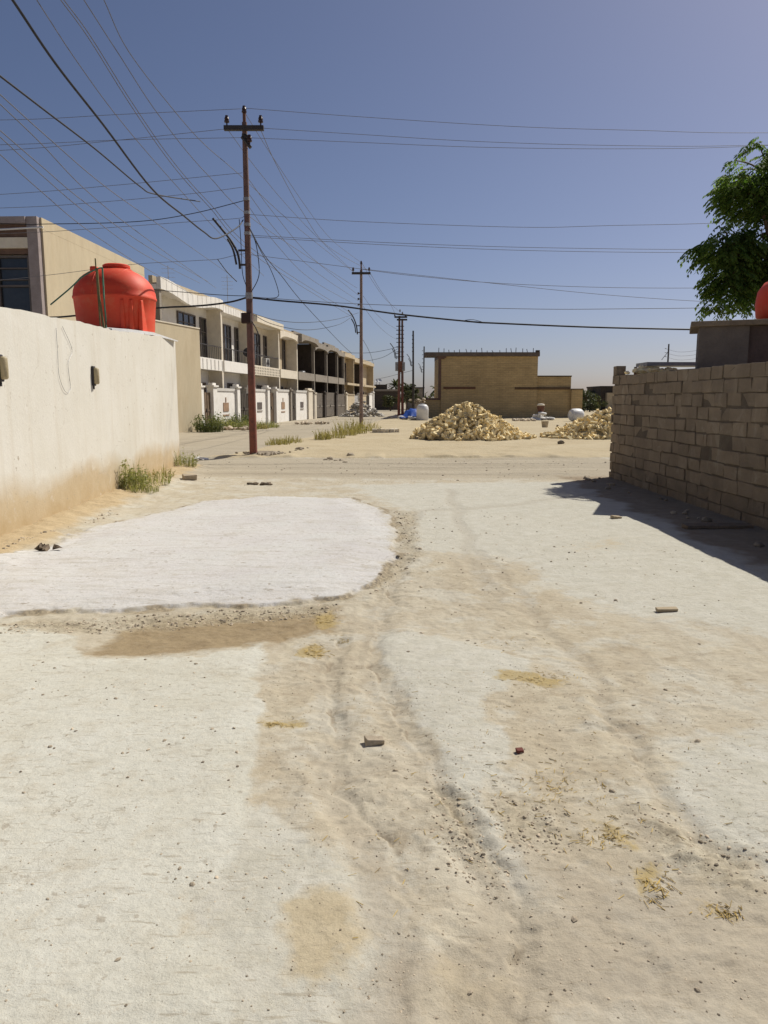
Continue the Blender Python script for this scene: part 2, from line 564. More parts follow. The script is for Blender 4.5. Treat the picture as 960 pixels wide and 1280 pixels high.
ALLEY_L = lambda Y: -4.3 - 0.0596 * (Y - 8.5)       # foot of the cream wall
SLAB = gp((-60, 772), (0, 773), (150, 764), (300, 755), (420, 750), (468, 732), (492, 700), (500, 665), (478, 638), (440, 624), (330, 622),
          (255, 628), (190, 645), (120, 660), (70, 684), (0, 702), (-60, 712))
WET = gp((95, 818), (150, 788), (210, 772), (330, 764), (430, 758), (420, 785), (345, 803), (290, 812), (200, 822))
PALE = gp((-300, 790), (0, 786), (90, 792), (108, 824), (250, 822), (322, 806), (342, 826), (318, 850), (326, 905), (322, 955), (300, 1035), (262, 1090),
          (235, 1130), (300, 1200), (330, 1300), (-300, 1300))
TANP = gp((332, 1118), (395, 1098), (452, 1122), (470, 1180), (452, 1232), (415, 1252), (372, 1222))
TANQ = gp((540, 1220), (600, 1190), (660, 1205), (680, 1300), (540, 1300))
STREAK = gp((468, 788), (545, 792), (650, 822), (668, 850), (598, 880), (645, 930), (640, 968), (604, 985), (655, 1080), (660, 1150), (612, 1095), (575, 1010), (548, 930), (500, 860))
FARPALE = gp((430, 606), (620, 603), (765, 602), (830, 640), (960, 715), (1100, 800), (960, 800), (880, 782), (780, 770), (700, 745), (645, 700), (520, 690), (505, 640))
RPALE = gp((850, 930), (960, 905), (1100, 900), (1100, 1110), (960, 1095), (890, 1060), (832, 995))
BPALE = gp((250, 1030), (330, 1012), (395, 1060), (470, 1090), (500, 1150), (510, 1300), (240, 1300), (250, 1130))
BROWN2 = gp((690, 680), (760, 668), (830, 680), (800, 694), (700, 696))
OCHRE = [gp((374, 812), (395, 804), (408, 812), (400, 822), (380, 824)), gp((395, 765), (420, 760), (428, 778), (405, 784)), gp((735, 1030), (750, 1035), (795, 1060), (790, 1068), (745, 1050)),
         gp((800, 1090), (835, 1085), (838, 1118), (815, 1128)), gp((885, 1128), (925, 1138), (915, 1148), (888, 1142)), gp((620, 840), (700, 848), (690, 860), (625, 854)), gp((330, 905), (372, 900), (370, 910), (335, 914))]
RUTS = [  # (polyline, half width, depth)
    (gp((590, 1290), (625, 1180), (612, 1120), (575, 1060), (560, 1000), (520, 940), (480, 870), (462, 820), (470, 770), (500, 700)), 0.10, 0.030),
    (gp((480, 1290), (492, 1180), (460, 1080), (430, 1010), (412, 940), (400, 870), (420, 800)), 0.08, 0.028),
    (gp((960, 1095), (870, 1040), (820, 990), (790, 930), (735, 840), (680, 780), (645, 740), (600, 690)), 0.06, 0.016),
    (gp((430, 1010), (450, 975), (480, 958)), 0.06, 0.02),
    (gp((510, 690), (505, 660), (520, 640), (640, 632), (760, 615)), 0.10, 0.018),
    (gp((620, 760), (590, 700), (575, 650), (560, 612)), 0.09, 0.012),
]
DUST = gp((640, 1050), (760, 1075), (960, 1120), (1100, 1150), (1100, 1320), (540, 1320), (560, 1250), (620, 1180))
DUST2 = gp((405, 1030), (440, 1030), (480, 1090), (505, 1180), (560, 1200), (545, 1300), (470, 1300), (470, 1180), (440, 1090))
LEDGES = [  # broken crust edges: polyline, side, height
    (gp((752, 880), (768, 905), (790, 935), (806, 966), (832, 1010), (872, 1046), (960, 1092)), -1, 0.034),
    (gp((545, 960), (560, 1010), (590, 1060), (626, 1100), (642, 1150), (640, 1200)), -1, 0.030),
    (gp((420, 800), (404, 855), (412, 945), (432, 988), (470, 1060), (492, 1120)), -1, 0.026),
    (gp((500, 700), (472, 765), (464, 820), (482, 872), (520, 935)), -1, 0.024),
    (gp((700, 690), (640, 705), (600, 690)), 1, 0.015),
    (gp((600, 1000), (640, 1060), (700, 1090)), -1, 0.018),
]
CLODS = [gp((612, 990), (700, 1010), (720, 1060), (650, 1075), (610, 1030)), gp((540, 960), (600, 985), (610, 1060), (560, 1080), (520, 1010)),
         gp((780, 1000), (960, 1060), (960, 1130), (820, 1080)), gp((0, 780), (100, 774), (250, 762), (420, 753), (428, 764), (330, 775), (110, 792), (0, 795)),
         gp((490, 640), (520, 640), (530, 690), (470, 750), (455, 745), (500, 690)), gp((560, 1030), (640, 1090), (620, 1130), (560, 1090))]

def warp(X, Y):
    return X + 0.10 * fbm(X, Y, 0.7, 4) + 0.03 * fbm(X + 5, Y, 0.12, 3), Y + 0.14 * fbm(X + 31, Y + 7, 0.8, 4) + 0.04 * fbm(X, Y + 40, 0.12, 3)

def ground_fields(X, Y):
    wx, wy = warp(X, Y)
    near = Y < 30
    D = {}
    def soft(poly, s):
        d = poly_sd(wx, wy, poly)
        return np.clip(0.5 + d / (2 * s), 0, 1)
    D['slab_sd'] = poly_sd(wx, wy, SLAB)
    D['slab'] = np.clip(0.5 + D['slab_sd'] / (0.22 + 0.5 * sstep(6.0, 10.0, Y)), 0, 1)
    D['wet'] = soft(WET, 0.22)
    D['pale'] = soft(PALE, 0.14)
    D['tan'] = np.maximum.reduce([soft(TANP, 0.16), soft(TANQ, 0.2) * 0.75, soft(BROWN2, 0.8) * 0.7])
    D['streak'] = np.maximum.reduce([soft(STREAK, 0.12), soft(FARPALE, 0.6), soft(RPALE, 0.3), soft(BPALE, 0.15)])
    D['ochre'] = np.maximum.reduce([soft(q, 0.06) for q in OCHRE])
    D['dust'] = np.maximum.reduce([soft(DUST, 0.35), soft(DUST2, 0.12)])
    D['clod'] = np.maximum.reduce([soft(q, 0.12) for q in CLODS])
    # cross street and the road along the houses
    cross = sstep(14.6, 16.2, Y + 0.6 * fbm(X, Y, 3, 3)) * (1 - sstep(20.2, 21.2, Y + 0.5 * fbm(X + 9, Y, 3, 3)))
    vx = verge_x(Y)
    side = sstep(20.0, 22.0, Y) * sstep(0.2, 1.2, vx - X + 0.4 * fbm(X, Y, 2, 3))
    D['road'] = np.maximum(cross, side)
    D['field'] = sstep(20.4, 21.0, Y + 0.35 * fbm(X, Y, 2.5, 4)) * (1 - side)
    D['mound'] = sstep(0.95, 0.05, X - ALLEY_L(Y) + 0.25 * fbm(X, Y, 0.6, 3)) * sstep(0.5, -0.5, Y - 18.3) * (X > ALLEY_L(Y) - 2)
    D['rim'] = np.exp(-((D['slab_sd'] + 0.02 + 0.05 * fbm(X, Y, 0.3, 3)) / 0.07) ** 2) * (X > ALLEY_L(Y) + 0.8) * (0.35 + 0.65 * sstep(-0.25, 0.2, fbm(X + 2, Y, 0.45, 3)))
    D['rim'] = np.maximum(D['rim'], 0.75 * soft(CLODS[3], 0.08) * (0.5 + 0.9 * fbm(X, Y, 0.35, 4)))
    D['wall_shade'] = sstep(3.35, 3.95, X + 0.35 * fbm(X, Y, 0.7, 4)) * (1 - sstep(15.4, 16.4, Y + 0.3 * fbm(X, Y, 0.8, 3))) * sstep(-3, 0, Y)  # dark strip along the block wall: its shade painted into the ground colour
    rut = np.zeros(X.shape)
    led_mask = np.zeros(X.shape)
    hr = np.zeros(X.shape)
    for pts, hw, dep in RUTS:
        d, s = line_d(wx, wy, pts)
        dep = dep * 0.5
        hr -= dep * np.exp(-(d / hw) ** 4)
        hr += dep * 0.30 * np.exp(-((d - hw * 2.0) / (hw * 0.8)) ** 2) * (0.6 + 0.8 * perlin(X * 6, Y * 6))
        rut = np.maximum(rut, np.exp(-(d / (hw * 1.5)) ** 2))
    D['rut'] = rut
    fade = 1 - sstep(22, 40, Y)
    z = 0.014 * fbm(X, Y, 1.6, 4) * (0.3 + 0.7 * fade)
    z = z + 0.09 * fbm(X + 50, Y, 14, 2) * sstep(12, 30, Y)
    lump = np.clip(fbm(X, Y, 0.16, 4, 0.6), -0.2, 1)
    rough = (1 - 0.75 * D['slab']) * (1 - 0.7 * D['pale']) * (1 - 0.55 * D['streak'])
    z = z + fade * (0.005 * rough * lump + 0.0028 * fbm(X, Y, 0.05, 3, 0.6) * (0.4 + rough))
    z = z + fade * D['clod'] * 0.024 * np.clip(fbm(X + 3, Y + 3, 0.09, 3, 0.6), 0, 1)
    z = z + 0.024 * sstep(-0.012, 0.03, D['slab_sd'] + 0.06 * fbm(X, Y, 0.25, 5, 0.7)) + 0.035 * sstep(0.0, 0.5, D['slab_sd']) + 0.012 * D['pale'] - 0.015 * D['wet'] + 0.008 * D['streak']
    z = z + hr * fade
    for pts, sg, hh_ in LEDGES:
        d, sd_ = line_d(wx + 0.02 * fbm(X, Y, 0.08, 3), wy, pts)
        gate = 0.35 + 0.65 * sstep(-0.1, 0.35, fbm(X + 8, Y, 0.35, 3))
        q_ = sd_ * d * sg
        z = z + fade * hh_ * gate * (sstep(-0.004, 0.008, q_) - 0.5) * np.exp(-(d / 0.16) ** 2)
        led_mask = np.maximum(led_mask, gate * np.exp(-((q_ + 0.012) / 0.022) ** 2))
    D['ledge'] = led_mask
    fr = (fbm(X, Y, 0.7, 5, 0.55) * 2.6 + 20)
    led = np.floor(fr) + sstep(0.90, 1.0, fr - np.floor(fr)) - fr
    z = z + fade * 0.008 * led * np.clip(rough - 0.25, 0, 1)
    z = z + 0.10 * D['mound'] + 0.03 * D['mound'] * fbm(X, Y, 0.25, 3)
    z = z + 0.06 * (1 - side) * sstep(20.72, 20.84, Y + 0.25 * fbm(X, Y, 1.5, 4)) * sstep(-0.15, 0.25, fbm(X + 4, 0 * Y, 1.8, 3)) * (1 - sstep(20.9, 23.5, Y))
    z = z + 0.05 * D['field'] + D['field'] * 0.03 * fbm(X, Y, 1.2, 4)
    D['z'] = z
    return D

def axis_steps(lo_, hi_, f):
    out = [lo_]
    while out[-1] < hi_:
        out.append(out[-1] + f(out[-1]))
    return out
ys = [-60, -30, -15, -8, -4, -2, -1, -0.4, 0, 0.3, 0.6, 0.8, 1.0, 1.15] + axis_steps(1.25, 26, lambda y: max(0.009, 0.0026 * y)) 
ys += axis_steps(ys[-1] + 0.12, 120, lambda y: 0.008 * y)
ys += axis_steps(ys[-1] + 2, 1500, lambda y: 0.06 * y)
xh = axis_steps(0.0, 7.0, lambda x: 0.011 + 0.0045 * x)
xh += axis_steps(xh[-1] + 0.1, 60, lambda x: 0.03 * x)
xh += axis_steps(xh[-1] + 5, 1500, lambda x: 0.12 * x)
xs = np.array([-x for x in xh[:0:-1]] + xh)
ys = np.array(ys)
GX, GY = np.meshgrid(xs, ys)
FX, FY = GX.ravel(), GY.ravel()
D = ground_fields(FX, FY)
nx, ny = len(xs), len(ys)
me = bpy.data.meshes.new('ground')
me.vertices.add(nx * ny)
me.vertices.foreach_set('co', np.stack([FX, FY, D['z']], 1).astype(np.float32).ravel())
ii, jj = np.meshgrid(np.arange(nx - 1), np.arange(ny - 1))
a0 = (jj * nx + ii).ravel()
quads = np.stack([a0, a0 + 1, a0 + nx + 1, a0 + nx], 1).astype(np.int32)
me.loops.add(quads.size)
me.polygons.add(len(quads))
me.loops.foreach_set('vertex_index', quads.ravel())
me.polygons.foreach_set('loop_start', np.arange(0, quads.size, 4, dtype=np.int32))
me.update(calc_edges=True)
me.validate()
for k in ('slab', 'wet', 'pale', 'tan', 'streak', 'clod', 'road', 'field', 'mound', 'rut', 'wall_shade', 'rim', 'ledge', 'ochre', 'dust'):
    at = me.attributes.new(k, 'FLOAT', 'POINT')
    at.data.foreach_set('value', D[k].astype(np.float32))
me.polygons.foreach_set('use_smooth', [True] * len(quads))

_zgrid = D['z'].reshape(ny, nx)
def gz(x, y):
    """height of the ground sheet"""
    i = int(np.clip(np.searchsorted(xs, x) - 1, 0, nx - 2)); j = int(np.clip(np.searchsorted(ys, y) - 1, 0, ny - 2))
    u = (x - xs[i]) / (xs[i + 1] - xs[i]); v = (y - ys[j]) / (ys[j + 1] - ys[j])
    return float((_zgrid[j, i] * (1 - u) + _zgrid[j, i + 1] * u) * (1 - v) + (_zgrid[j + 1, i] * (1 - u) + _zgrid[j + 1, i + 1] * u) * v)

m, nt, b = new_mat('dusty_ground')
tc = node(nt, 'ShaderNodeTexCoord')
co = tc.outputs['Object']
def attr(k):
    return node(nt, 'ShaderNodeAttribute', attribute_name=k).outputs['Fac']
nA = noise(nt, co, 1.1, 8, 0.62)
nB = noise(nt, co, 6.0, 8, 0.68)
nC = noise(nt, co, 34, 6, 0.7)
nD = noise(nt, co, 150, 3, 0.65)
def edge(k, lo_, hi_, amt=0.55, src=None):
    """mask with a ragged, noise broken rim"""
    s = math_n(nt, 'ADD', attr(k), math_n(nt, 'MULTIPLY', math_n(nt, 'SUBTRACT', src or nB, 0.5), amt))
    return ramp(nt, s, [(lo_, 0.0), (hi_, 1.0)])
sand = mix(nt, ramp(nt, nA, [(0.3, 0.0), (0.7, 1.0)]), (0.49, 0.415, 0.315), (0.565, 0.505, 0.405))
sand = mix(nt, ramp(nt, nB, [(0.42, 0.0), (0.68, 0.75)]), sand, (0.395, 0.325, 0.24))
sand = mix(nt, ramp(nt, noise(nt, co, 0.6, 6, 0.6), [(0.45, 0.0), (0.65, 0.55)]), sand, (0.56, 0.515, 0.445))
pat = ramp(nt, noise(nt, co, 1.9, 9, 0.66, 0.3), [(0.50, 0.0), (0.58, 0.8)])
sand = mix(nt, pat, sand, mix(nt, nB, (0.53, 0.49, 0.42), (0.60, 0.565, 0.50)))
dk = ramp(nt, noise(nt, co, 3.1, 8, 0.68, 0.5), [(0.55, 0.0), (0.66, 0.7)])
sand = mix(nt, dk, sand, (0.385, 0.315, 0.23))
lane = node(nt, 'ShaderNodeMapping')
lane.inputs['Scale'].default_value = (5.0, 0.6, 1)
lane.inputs['Rotation'].default_value = (0, 0, 0.06)
nt.links.new(co, lane.inputs[0])
sand = mix(nt, ramp(nt, noise(nt, lane.outputs[0], 1.2, 6, 0.65), [(0.52, 0.0), (0.66, 0.5)]), sand, (0.43, 0.37, 0.295))
c = sand
fieldc = mix(nt, ramp(nt, noise(nt, co, 0.5, 7, 0.7), [(0.3, 0.0), (0.7, 1.0)]), (0.47, 0.375, 0.245), (0.56, 0.47, 0.33))
c = mix(nt, edge('field', 0.35, 0.65), c, fieldc)
stretch = node(nt, 'ShaderNodeMapping')
stretch.inputs['Scale'].default_value = (0.12, 0.9, 1)
nt.links.new(co, stretch.inputs[0])
roadc = mix(nt, ramp(nt, noise(nt, stretch.outputs[0], 1.6, 7, 0.7), [(0.3, 0.0), (0.7, 1.0)]), (0.36, 0.305, 0.235), (0.50, 0.435, 0.345))
c = mix(nt, edge('road', 0.3, 0.8, 0.5, nA), c, roadc)
palec = mix(nt, ramp(nt, nA, [(0.35, 0.0), (0.65, 1.0)]), (0.575, 0.545, 0.475), (0.625, 0.605, 0.555))
palec = mix(nt, ramp(nt, nB, [(0.5, 0.0), (0.72, 0.55)]), palec, (0.50, 0.45, 0.37))
palec = mix(nt, ramp(nt, noise(nt, co, 2.7, 9, 0.72, 0.6), [(0.57, 0.0), (0.66, 0.5)]), palec, (0.47, 0.41, 0.325))
palec = mix(nt, ramp(nt, noise(nt, co, 20, 3, 0.5), [(0.66, 0.0), (0.71, 0.6)]), palec, (0.36, 0.31, 0.25))
streakc = mix(nt, ramp(nt, nB, [(0.35, 0.0), (0.65, 1.0)]), (0.50, 0.475, 0.415), (0.60, 0.575, 0.525))
c = mix(nt, math_n(nt, 'MULTIPLY', edge('streak', 0.44, 0.62, 0.9), 0.85), c, streakc)
c = mix(nt, edge('pale', 0.45, 0.58, 0.7), c, palec)
c = mix(nt, math_n(nt, 'MULTIPLY', edge('tan', 0.45, 0.70, 1.0), 0.85), c, mix(nt, ramp(nt, nB, [(0.3, 0.0), (0.7, 1.0)]), (0.45, 0.36, 0.235), (0.52, 0.43, 0.295)))
c = mix(nt, math_n(nt, 'MULTIPLY', edge('wet', 0.40, 0.66, 0.7), 0.95), c, mix(nt, ramp(nt, nB, [(0.3, 0.0), (0.7, 1.0)]), (0.25, 0.18, 0.105), (0.37, 0.28, 0.17)))
c = mix(nt, math_n(nt, 'MULTIPLY', edge('rut', 0.45, 0.95, 0.9), 0.30), c, (0.38, 0.325, 0.26))
c = mix(nt, math_n(nt, 'MULTIPLY', edge('dust', 0.40, 0.80, 0.9, nA), 0.75), c, mix(nt, ramp(nt, nB, [(0.35, 0.0), (0.65, 1.0)]), (0.36, 0.305, 0.245), (0.47, 0.405, 0.325)))
c = mix(nt, edge('mound', 0.35, 0.7, 0.4), c, mix(nt, nC, (0.44, 0.33, 0.20), (0.55, 0.43, 0.28)))
slabc = mix(nt, ramp(nt, nA, [(0.35, 0.0), (0.65, 1.0)]), (0.60, 0.572, 0.585), (0.655, 0.632, 0.635))
slabc = mix(nt, ramp(nt, noise(nt, co, 2.6, 8, 0.72), [(0.50, 0.0), (0.70, 0.6)]), slabc, (0.555, 0.51, 0.47))
scf = node(nt, 'ShaderNodeMapping')
scf.inputs['Scale'].default_value = (1.2, 6.0, 1)
scf.inputs['Rotation'].default_value = (0, 0, 0.25)
nt.links.new(co, scf.inputs[0])
slabc = mix(nt, ramp(nt, noise(nt, scf.outputs[0], 1.5, 7, 0.7), [(0.50, 0.0), (0.64, 0.55)]), slabc, (0.46, 0.425, 0.385))
slabc = mix(nt, ramp(nt, noise(nt, co, 0.8, 8, 0.7, 1.0), [(0.48, 0.0), (0.60, 0.5)]), slabc, (0.63, 0.625, 0.625))
slabc = mix(nt, ramp(nt, noise(nt, co, 4.5, 9, 0.75, 0.8), [(0.57, 0.0), (0.68, 0.6)]), slabc, (0.44, 0.395, 0.34))
slabc = mix(nt, ramp(nt, noise(nt, co, 16, 3, 0.5), [(0.64, 0.0), (0.69, 0.75)]), slabc, (0.33, 0.285, 0.235))
c = mix(nt, math_n(nt, 'MULTIPLY', edge('slab', 0.40, 0.70, 1.0), 0.94), c, slabc)
c = mix(nt, math_n(nt, 'MULTIPLY', edge('ochre', 0.40, 0.75, 1.1, nC), 0.8), c, mix(nt, nB, (0.36, 0.25, 0.09), (0.50, 0.39, 0.19)))
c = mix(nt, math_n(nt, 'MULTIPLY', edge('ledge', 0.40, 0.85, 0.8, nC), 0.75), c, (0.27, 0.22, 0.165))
c = mix(nt, math_n(nt, 'MULTIPLY', edge('rim', 0.35, 0.8, 0.9, nC), 0.8), c, mix(nt, ramp(nt, nC, [(0.35, 0.0), (0.65, 1.0)]), (0.13, 0.10, 0.07), (0.42, 0.335, 0.225)))
c = mix(nt, math_n(nt, 'MULTIPLY', edge('clod', 0.45, 0.9, 0.8), 0.55), c, mix(nt, ramp(nt, nC, [(0.4, 0.0), (0.6, 1.0)]), (0.30, 0.25, 0.18), (0.50, 0.43, 0.32)))
# short scratches and drag marks
for rot, sc_, th in ((0.15, (7, 52, 1), 0.63), (1.35, (9, 60, 1), 0.66), (-0.5, (6, 45, 1), 0.66)):
    mq = node(nt, 'ShaderNodeMapping')
    mq.inputs['Scale'].default_value = sc_
    mq.inputs['Rotation'].default_value = (0, 0, rot)
    nt.links.new(co, mq.inputs[0])
    c = mix(nt, ramp(nt, noise(nt, mq.outputs[0], 1.0, 3, 0.55, 0.3), [(th, 0.0), (th + 0.05, 0.5)]), c, (0.33, 0.275, 0.205))
# dry hairline cracks
vo = node(nt, 'ShaderNodeTexVoronoi', feature='DISTANCE_TO_EDGE')
vo.inputs['Scale'].default_value = 2.2
wn_ = node(nt, 'ShaderNodeTexNoise')
wn_.inputs['Scale'].default_value = 3.0
wn_.inputs['Detail'].default_value = 8
nt.links.new(co, wn_.inputs['Vector'])
wv = node(nt, 'ShaderNodeVectorMath', operation='ADD')
nt.links.new(co, wv.inputs[0])
nt.links.new(wn_.outputs['Color'], wv.inputs[1])
nt.links.new(wv.outputs[0], vo.inputs['Vector'])
crk = ramp(nt, vo.outputs['Distance'], [(0.0, 1.0), (0.012, 0.0)])
crk = math_n(nt, 'MULTIPLY', crk, ramp(nt, noise(nt, co, 0.9, 4), [(0.50, 0.0), (0.62, 0.55)]))
c = mix(nt, crk, c, (0.26, 0.215, 0.16))
# fine grit: dark specks and pale crumbs everywhere, a little fewer on the slab
sp1 = ramp(nt, nC, [(0.58, 0.0), (0.68, 0.45)])
c = mix(nt, sp1, c, (0.36, 0.30, 0.23))
c = mix(nt, ramp(nt, nD, [(0.58, 0.0), (0.70, 0.55)]), c, (0.32, 0.265, 0.20))
c = mix(nt, 1.0, c, ramp(nt, nC, [(0.3, 0.88), (0.7, 1.08)]), 'MULTIPLY')
c = mix(nt, math_n(nt, 'MULTIPLY', edge('wall_shade', 0.35, 0.75, 0.6), 0.85), c, mix(nt, ramp(nt, nB, [(0.3, 0.0), (0.7, 1.0)]), (0.22, 0.165, 0.115), (0.34, 0.265, 0.19)))
c = mix(nt, 1.0, c, (0.885, 0.905, 0.885), 'MULTIPLY')
nt.links.new(c, b.inputs['Base Color'])
b.inputs['Roughness'].default_value = 0.95
b.inputs['Specular IOR Level'].default_value = 0.15
bp = node(nt, 'ShaderNodeBump')
bp.inputs['Strength'].default_value = 0.5
bp.inputs['Distance'].default_value = 0.010
hh = math_n(nt, 'ADD', nC, math_n(nt, 'MULTIPLY', nD, 0.35))
hh = math_n(nt, 'ADD', hh, math_n(nt, 'MULTIPLY', noise(nt, co, 14, 6, 0.7), 1.2))
nt.links.new(hh, bp.inputs['Height'])
nt.links.new(bp.outputs[0], b.inputs['Normal'])
me.materials.append(m)
ground = bpy.data.objects.new('ground', me)
C.objects.link(ground)
ground['kind'] = 'structure'

# gravel and straw: too many to count
g = MB()
for poly, n, r0, r1 in ([(q, 330, 0.0015, 0.010) for q in CLODS[:3]] + [(CLODS[3], 1000, 0.004, 0.018), (CLODS[4], 260, 0.006, 0.024), (CLODS[5], 220, 0.002, 0.010)] +
                     [(gp((330, 830), (940, 830), (960, 1270), (330, 1270)), 7500, 0.001, 0.0055), (gp((0, 800), (330, 820), (300, 1000), (0, 1000)), 300, 0.002, 0.011), (gp((0, 1000), (330, 1000), (330, 1280), (0, 1280)), 350, 0.0012, 0.006),
                      (gp((200, 1090), (330, 1090), (320, 1130), (210, 1130)), 30, 0.0015, 0.008), (gp((530, 620), (900, 700), (960, 820), (480, 820)), 420, 0.004, 0.018),
                      (gp((240, 575), (760, 575), (760, 600), (240, 610)), 260, 0.01, 0.035), (gp((0, 700), (140, 640), (150, 645), (0, 690)), 120, 0.01, 0.03)]):
    P_ = np.array(poly)
    lo2, hi2 = P_.min(0), P_.max(0)
    k = 0
    while k < n:
        x, y = random.uniform(lo2[0], hi2[0]), random.uniform(lo2[1], hi2[1])
        if poly_sd(np.array([x]), np.array([y]), poly)[0] < 0:
            k += 0.2
            continue
        r = r0 + (r1 - r0) * random.random() ** 3
        g.stone((x, y, gz(x, y) + r * random.uniform(-0.25, 0.15)), r, random.choice((0.6, 0.8, 1.0, 1.2, 1.35, 1.5)))
        k += 1
tag(g.build('gravel', M['stone']), 'small brown and grey gravel scattered over the dusty track and along the slab edge', 'gravel', kind='stuff')
s = MB()
for (px, py, rx, ry, n) in ((392, 815, 14, 7, 130), (405, 772, 14, 9, 70), (425, 798, 8, 4, 50), (665, 848, 40, 8, 90), (760, 1045, 28, 14, 110), (822, 1108, 22, 18, 110),
                            (905, 1137, 22, 8, 70), (690, 985, 40, 18, 80), (350, 908, 14, 4, 45), (640, 800, 60, 14, 40), (740, 1000, 120, 60, 160), (560, 1000, 150, 120, 120)):
    for _ in range(int(n * 0.7)):
        q = G(px + random.gauss(0, rx * 0.6), py + random.gauss(0, ry * 0.6))
        if q.x < ALLEY_L(q.y) + 0.2: continue
        L = random.uniform(0.008, 0.04)
        a = random.random() * PI
        d = Vector((math.cos(a), math.sin(a), random.uniform(-0.03, 0.06))) * L / 2
        q.z = gz(q.x, q.y) + 0.003
        s.tube([q - d, q + d], random.uniform(0.0007, 0.0016), 3, random.uniform(0.6, 1.3))
tag(s.build('straw_litter', M['straw']), 'yellow straw bits scattered in wisps on the sandy track', 'straw', kind='stuff')

# larger single stones
stone_meshes = []
for i in range(6):
    k = MB()
    k.stone((0, 0, 0), 1.0, 1.0, 0.6)
    stone_meshes.append(k.mesh('loose_stone', M['stone']))
first = True
spots = [(240, 1110, 9), (650, 940, 9), (495, 963, 8), (718, 1148, 11), (575, 995, 7), (872, 1236, 9), (588, 1238, 8), (765, 990, 8), (605, 930, 4), (148, 1204, 9), (330, 880, 5),
         (872, 928, 8), (832, 862, 6), (792, 882, 6), (648, 1055, 6), (820, 1080, 6), (905, 1063, 7), (680, 1068, 6), (760, 1145, 7), (690, 1240, 7), (770, 1185, 6), (560, 1110, 6),
         (145, 876, 6), (63, 937, 6), (245, 833, 5), (60, 1128, 5), (206, 931, 5), (280, 1022, 5), (225, 1090, 6), (585, 800, 5), (547, 1085, 6), (640, 870, 4), (845, 870, 4), (700, 912, 4)]
for (px, py, wpx) in spots:
    q = G(px, py)
    r = wpx * q.y / F / 2 * 1.05
    o = bpy.data.objects.new('loose_stone', random.choice(stone_meshes))
    C.objects.link(o)
    o.location = (q.x, q.y, gz(q.x, q.y) + r * 0.08)
    o.scale = (r * random.uniform(0.9, 1.3), r, r * random.uniform(0.8, 1.1))
    o.rotation_euler = (0, 0, random.random() * 6)
    tag(o, 'small loose brown stone lying on the dusty track in front', 'stone', 'loose stones on the track')

def chunk(name, px, py, size, material, label, cat, rz=0.0, tilt=0.1):
    q = G(px, py)
    k = MB()
    k.obox((0, 0, 0), size, Euler((tilt, tilt * 0.6, rz)).to_matrix(), 1.0, min(size) * 0.22)
    o = k.build(name, material, bevel=min(size) * 0.12)
    o.location = (q.x, q.y, gz(q.x, q.y) + size[2] * 0.4)
    return tag(o, label, cat)
chunk('wood_offcut', 833, 765, (0.17, 0.05, 0.03), M['wood'], 'pale yellow wood offcut lying flat on the pale track near the shadow', 'offcut', 0.15)
chunk('wood_offcut', 770, 648, (0.14, 0.08, 0.04), M['wood'], 'short wood chip beside the shadow of the block wall', 'offcut', 0.4)
chunk('flat_rock', 468, 929, (0.09, 0.05, 0.03), M['stone'], 'pale flat rock half buried in the middle of the track', 'rock', 0.2)
chunk('broken_brick', 650, 940, (0.035, 0.025, 0.02), mat('red_brick', (0.16, 0.05, 0.04)), 'small dark red brick fragment on the track', 'brick', 0.3)
chunk('concrete_lump', 238, 600, (0.28, 0.2, 0.14), M['stone'], 'grey lump of concrete at the end of the cream wall', 'rubble', 0.3)
chunk('dark_plank', 897, 660, (0.9, 0.14, 0.05), M['dark_wood'], 'weathered plank lying in the shade at the foot of the block wall', 'plank', 0.15, 0.04)
# litter
k = MB()
for i in range(5):
    k.obox((random.uniform(-.1, .1), random.uniform(-.05, .05), 0.02 + random.uniform(0, .02)), (0.08, 0.05, 0.02), Euler((random.random(), random.random(), random.random() * 6)).to_matrix(), random.uniform(.6, 1.2), 0.02)
o = k.build('crushed_litter', M['dark_wood'])
q = G(60, 696); o.location = (q.x, q.y, gz(q.x, q.y))
tag(o, 'crushed dark scrap lying on the white slab', 'litter')
k = MB()
for i in range(4):
    k.obox((random.uniform(-.2, .2), random.uniform(-.1, .1), 0.03), (0.22, 0.12, 0.03), Euler((random.random() * .4, random.random() * .4, random.random() * 6)).to_matrix(), 1, 0.03)
o = k.build('plastic_litter', M['white_sack'])
q = G(247, 574.5); o.location = (q.x, q.y, gz(q.x, q.y))
tag(o, 'crumpled pale plastic sheet on the street left of the rusty pole', 'litter')
k = MB()
for i in range(7):
    k.stone((random.uniform(-.25, .25), random.uniform(-.15, .15), 0.04), random.uniform(0.05, 0.12), random.uniform(.5, 1.2))
o = k.build('branch_litter', M['dark_wood'])
q = G(325, 606); o.location = (q.x, q.y, gz(q.x, q.y))
o.scale = (0.9, 0.7, 0.6)
tag(o, 'dark clod of dirt on the street edge beyond the white slab', 'dirt clod')
k = MB()
nseg = 18
vs, fs = [(0, 0, 0.13)], []
for r_, h_ in ((0.2, .11), (0.42, .06), (0.62, -.03)):
    for i in range(nseg):
        a = 2 * PI * i / nseg
        q_ = r_ * random.uniform(.85, 1.15)
        vs.append((math.cos(a) * q_ * 1.25, math.sin(a) * q_ * 0.8, h_ + random.uniform(-.02, .02)))
for i in range(nseg):
    fs.append((0, 1 + i, 1 + (i + 1) % nseg))
    for l_ in range(2):
        a_, b2_ = 1 + l_ * nseg + i, 1 + l_ * nseg + (i + 1) % nseg
        fs.append((a_, a_ + nseg, b2_ + nseg, b2_))
k.add(vs, fs, 0.75)
for i in range(70):
    k.stone((random.gauss(0, .35), random.gauss(0, .2), 0.07), random.uniform(0.02, 0.07), random.uniform(.4, 1.2))
o = k.build('dirt_heap', M['stone'])
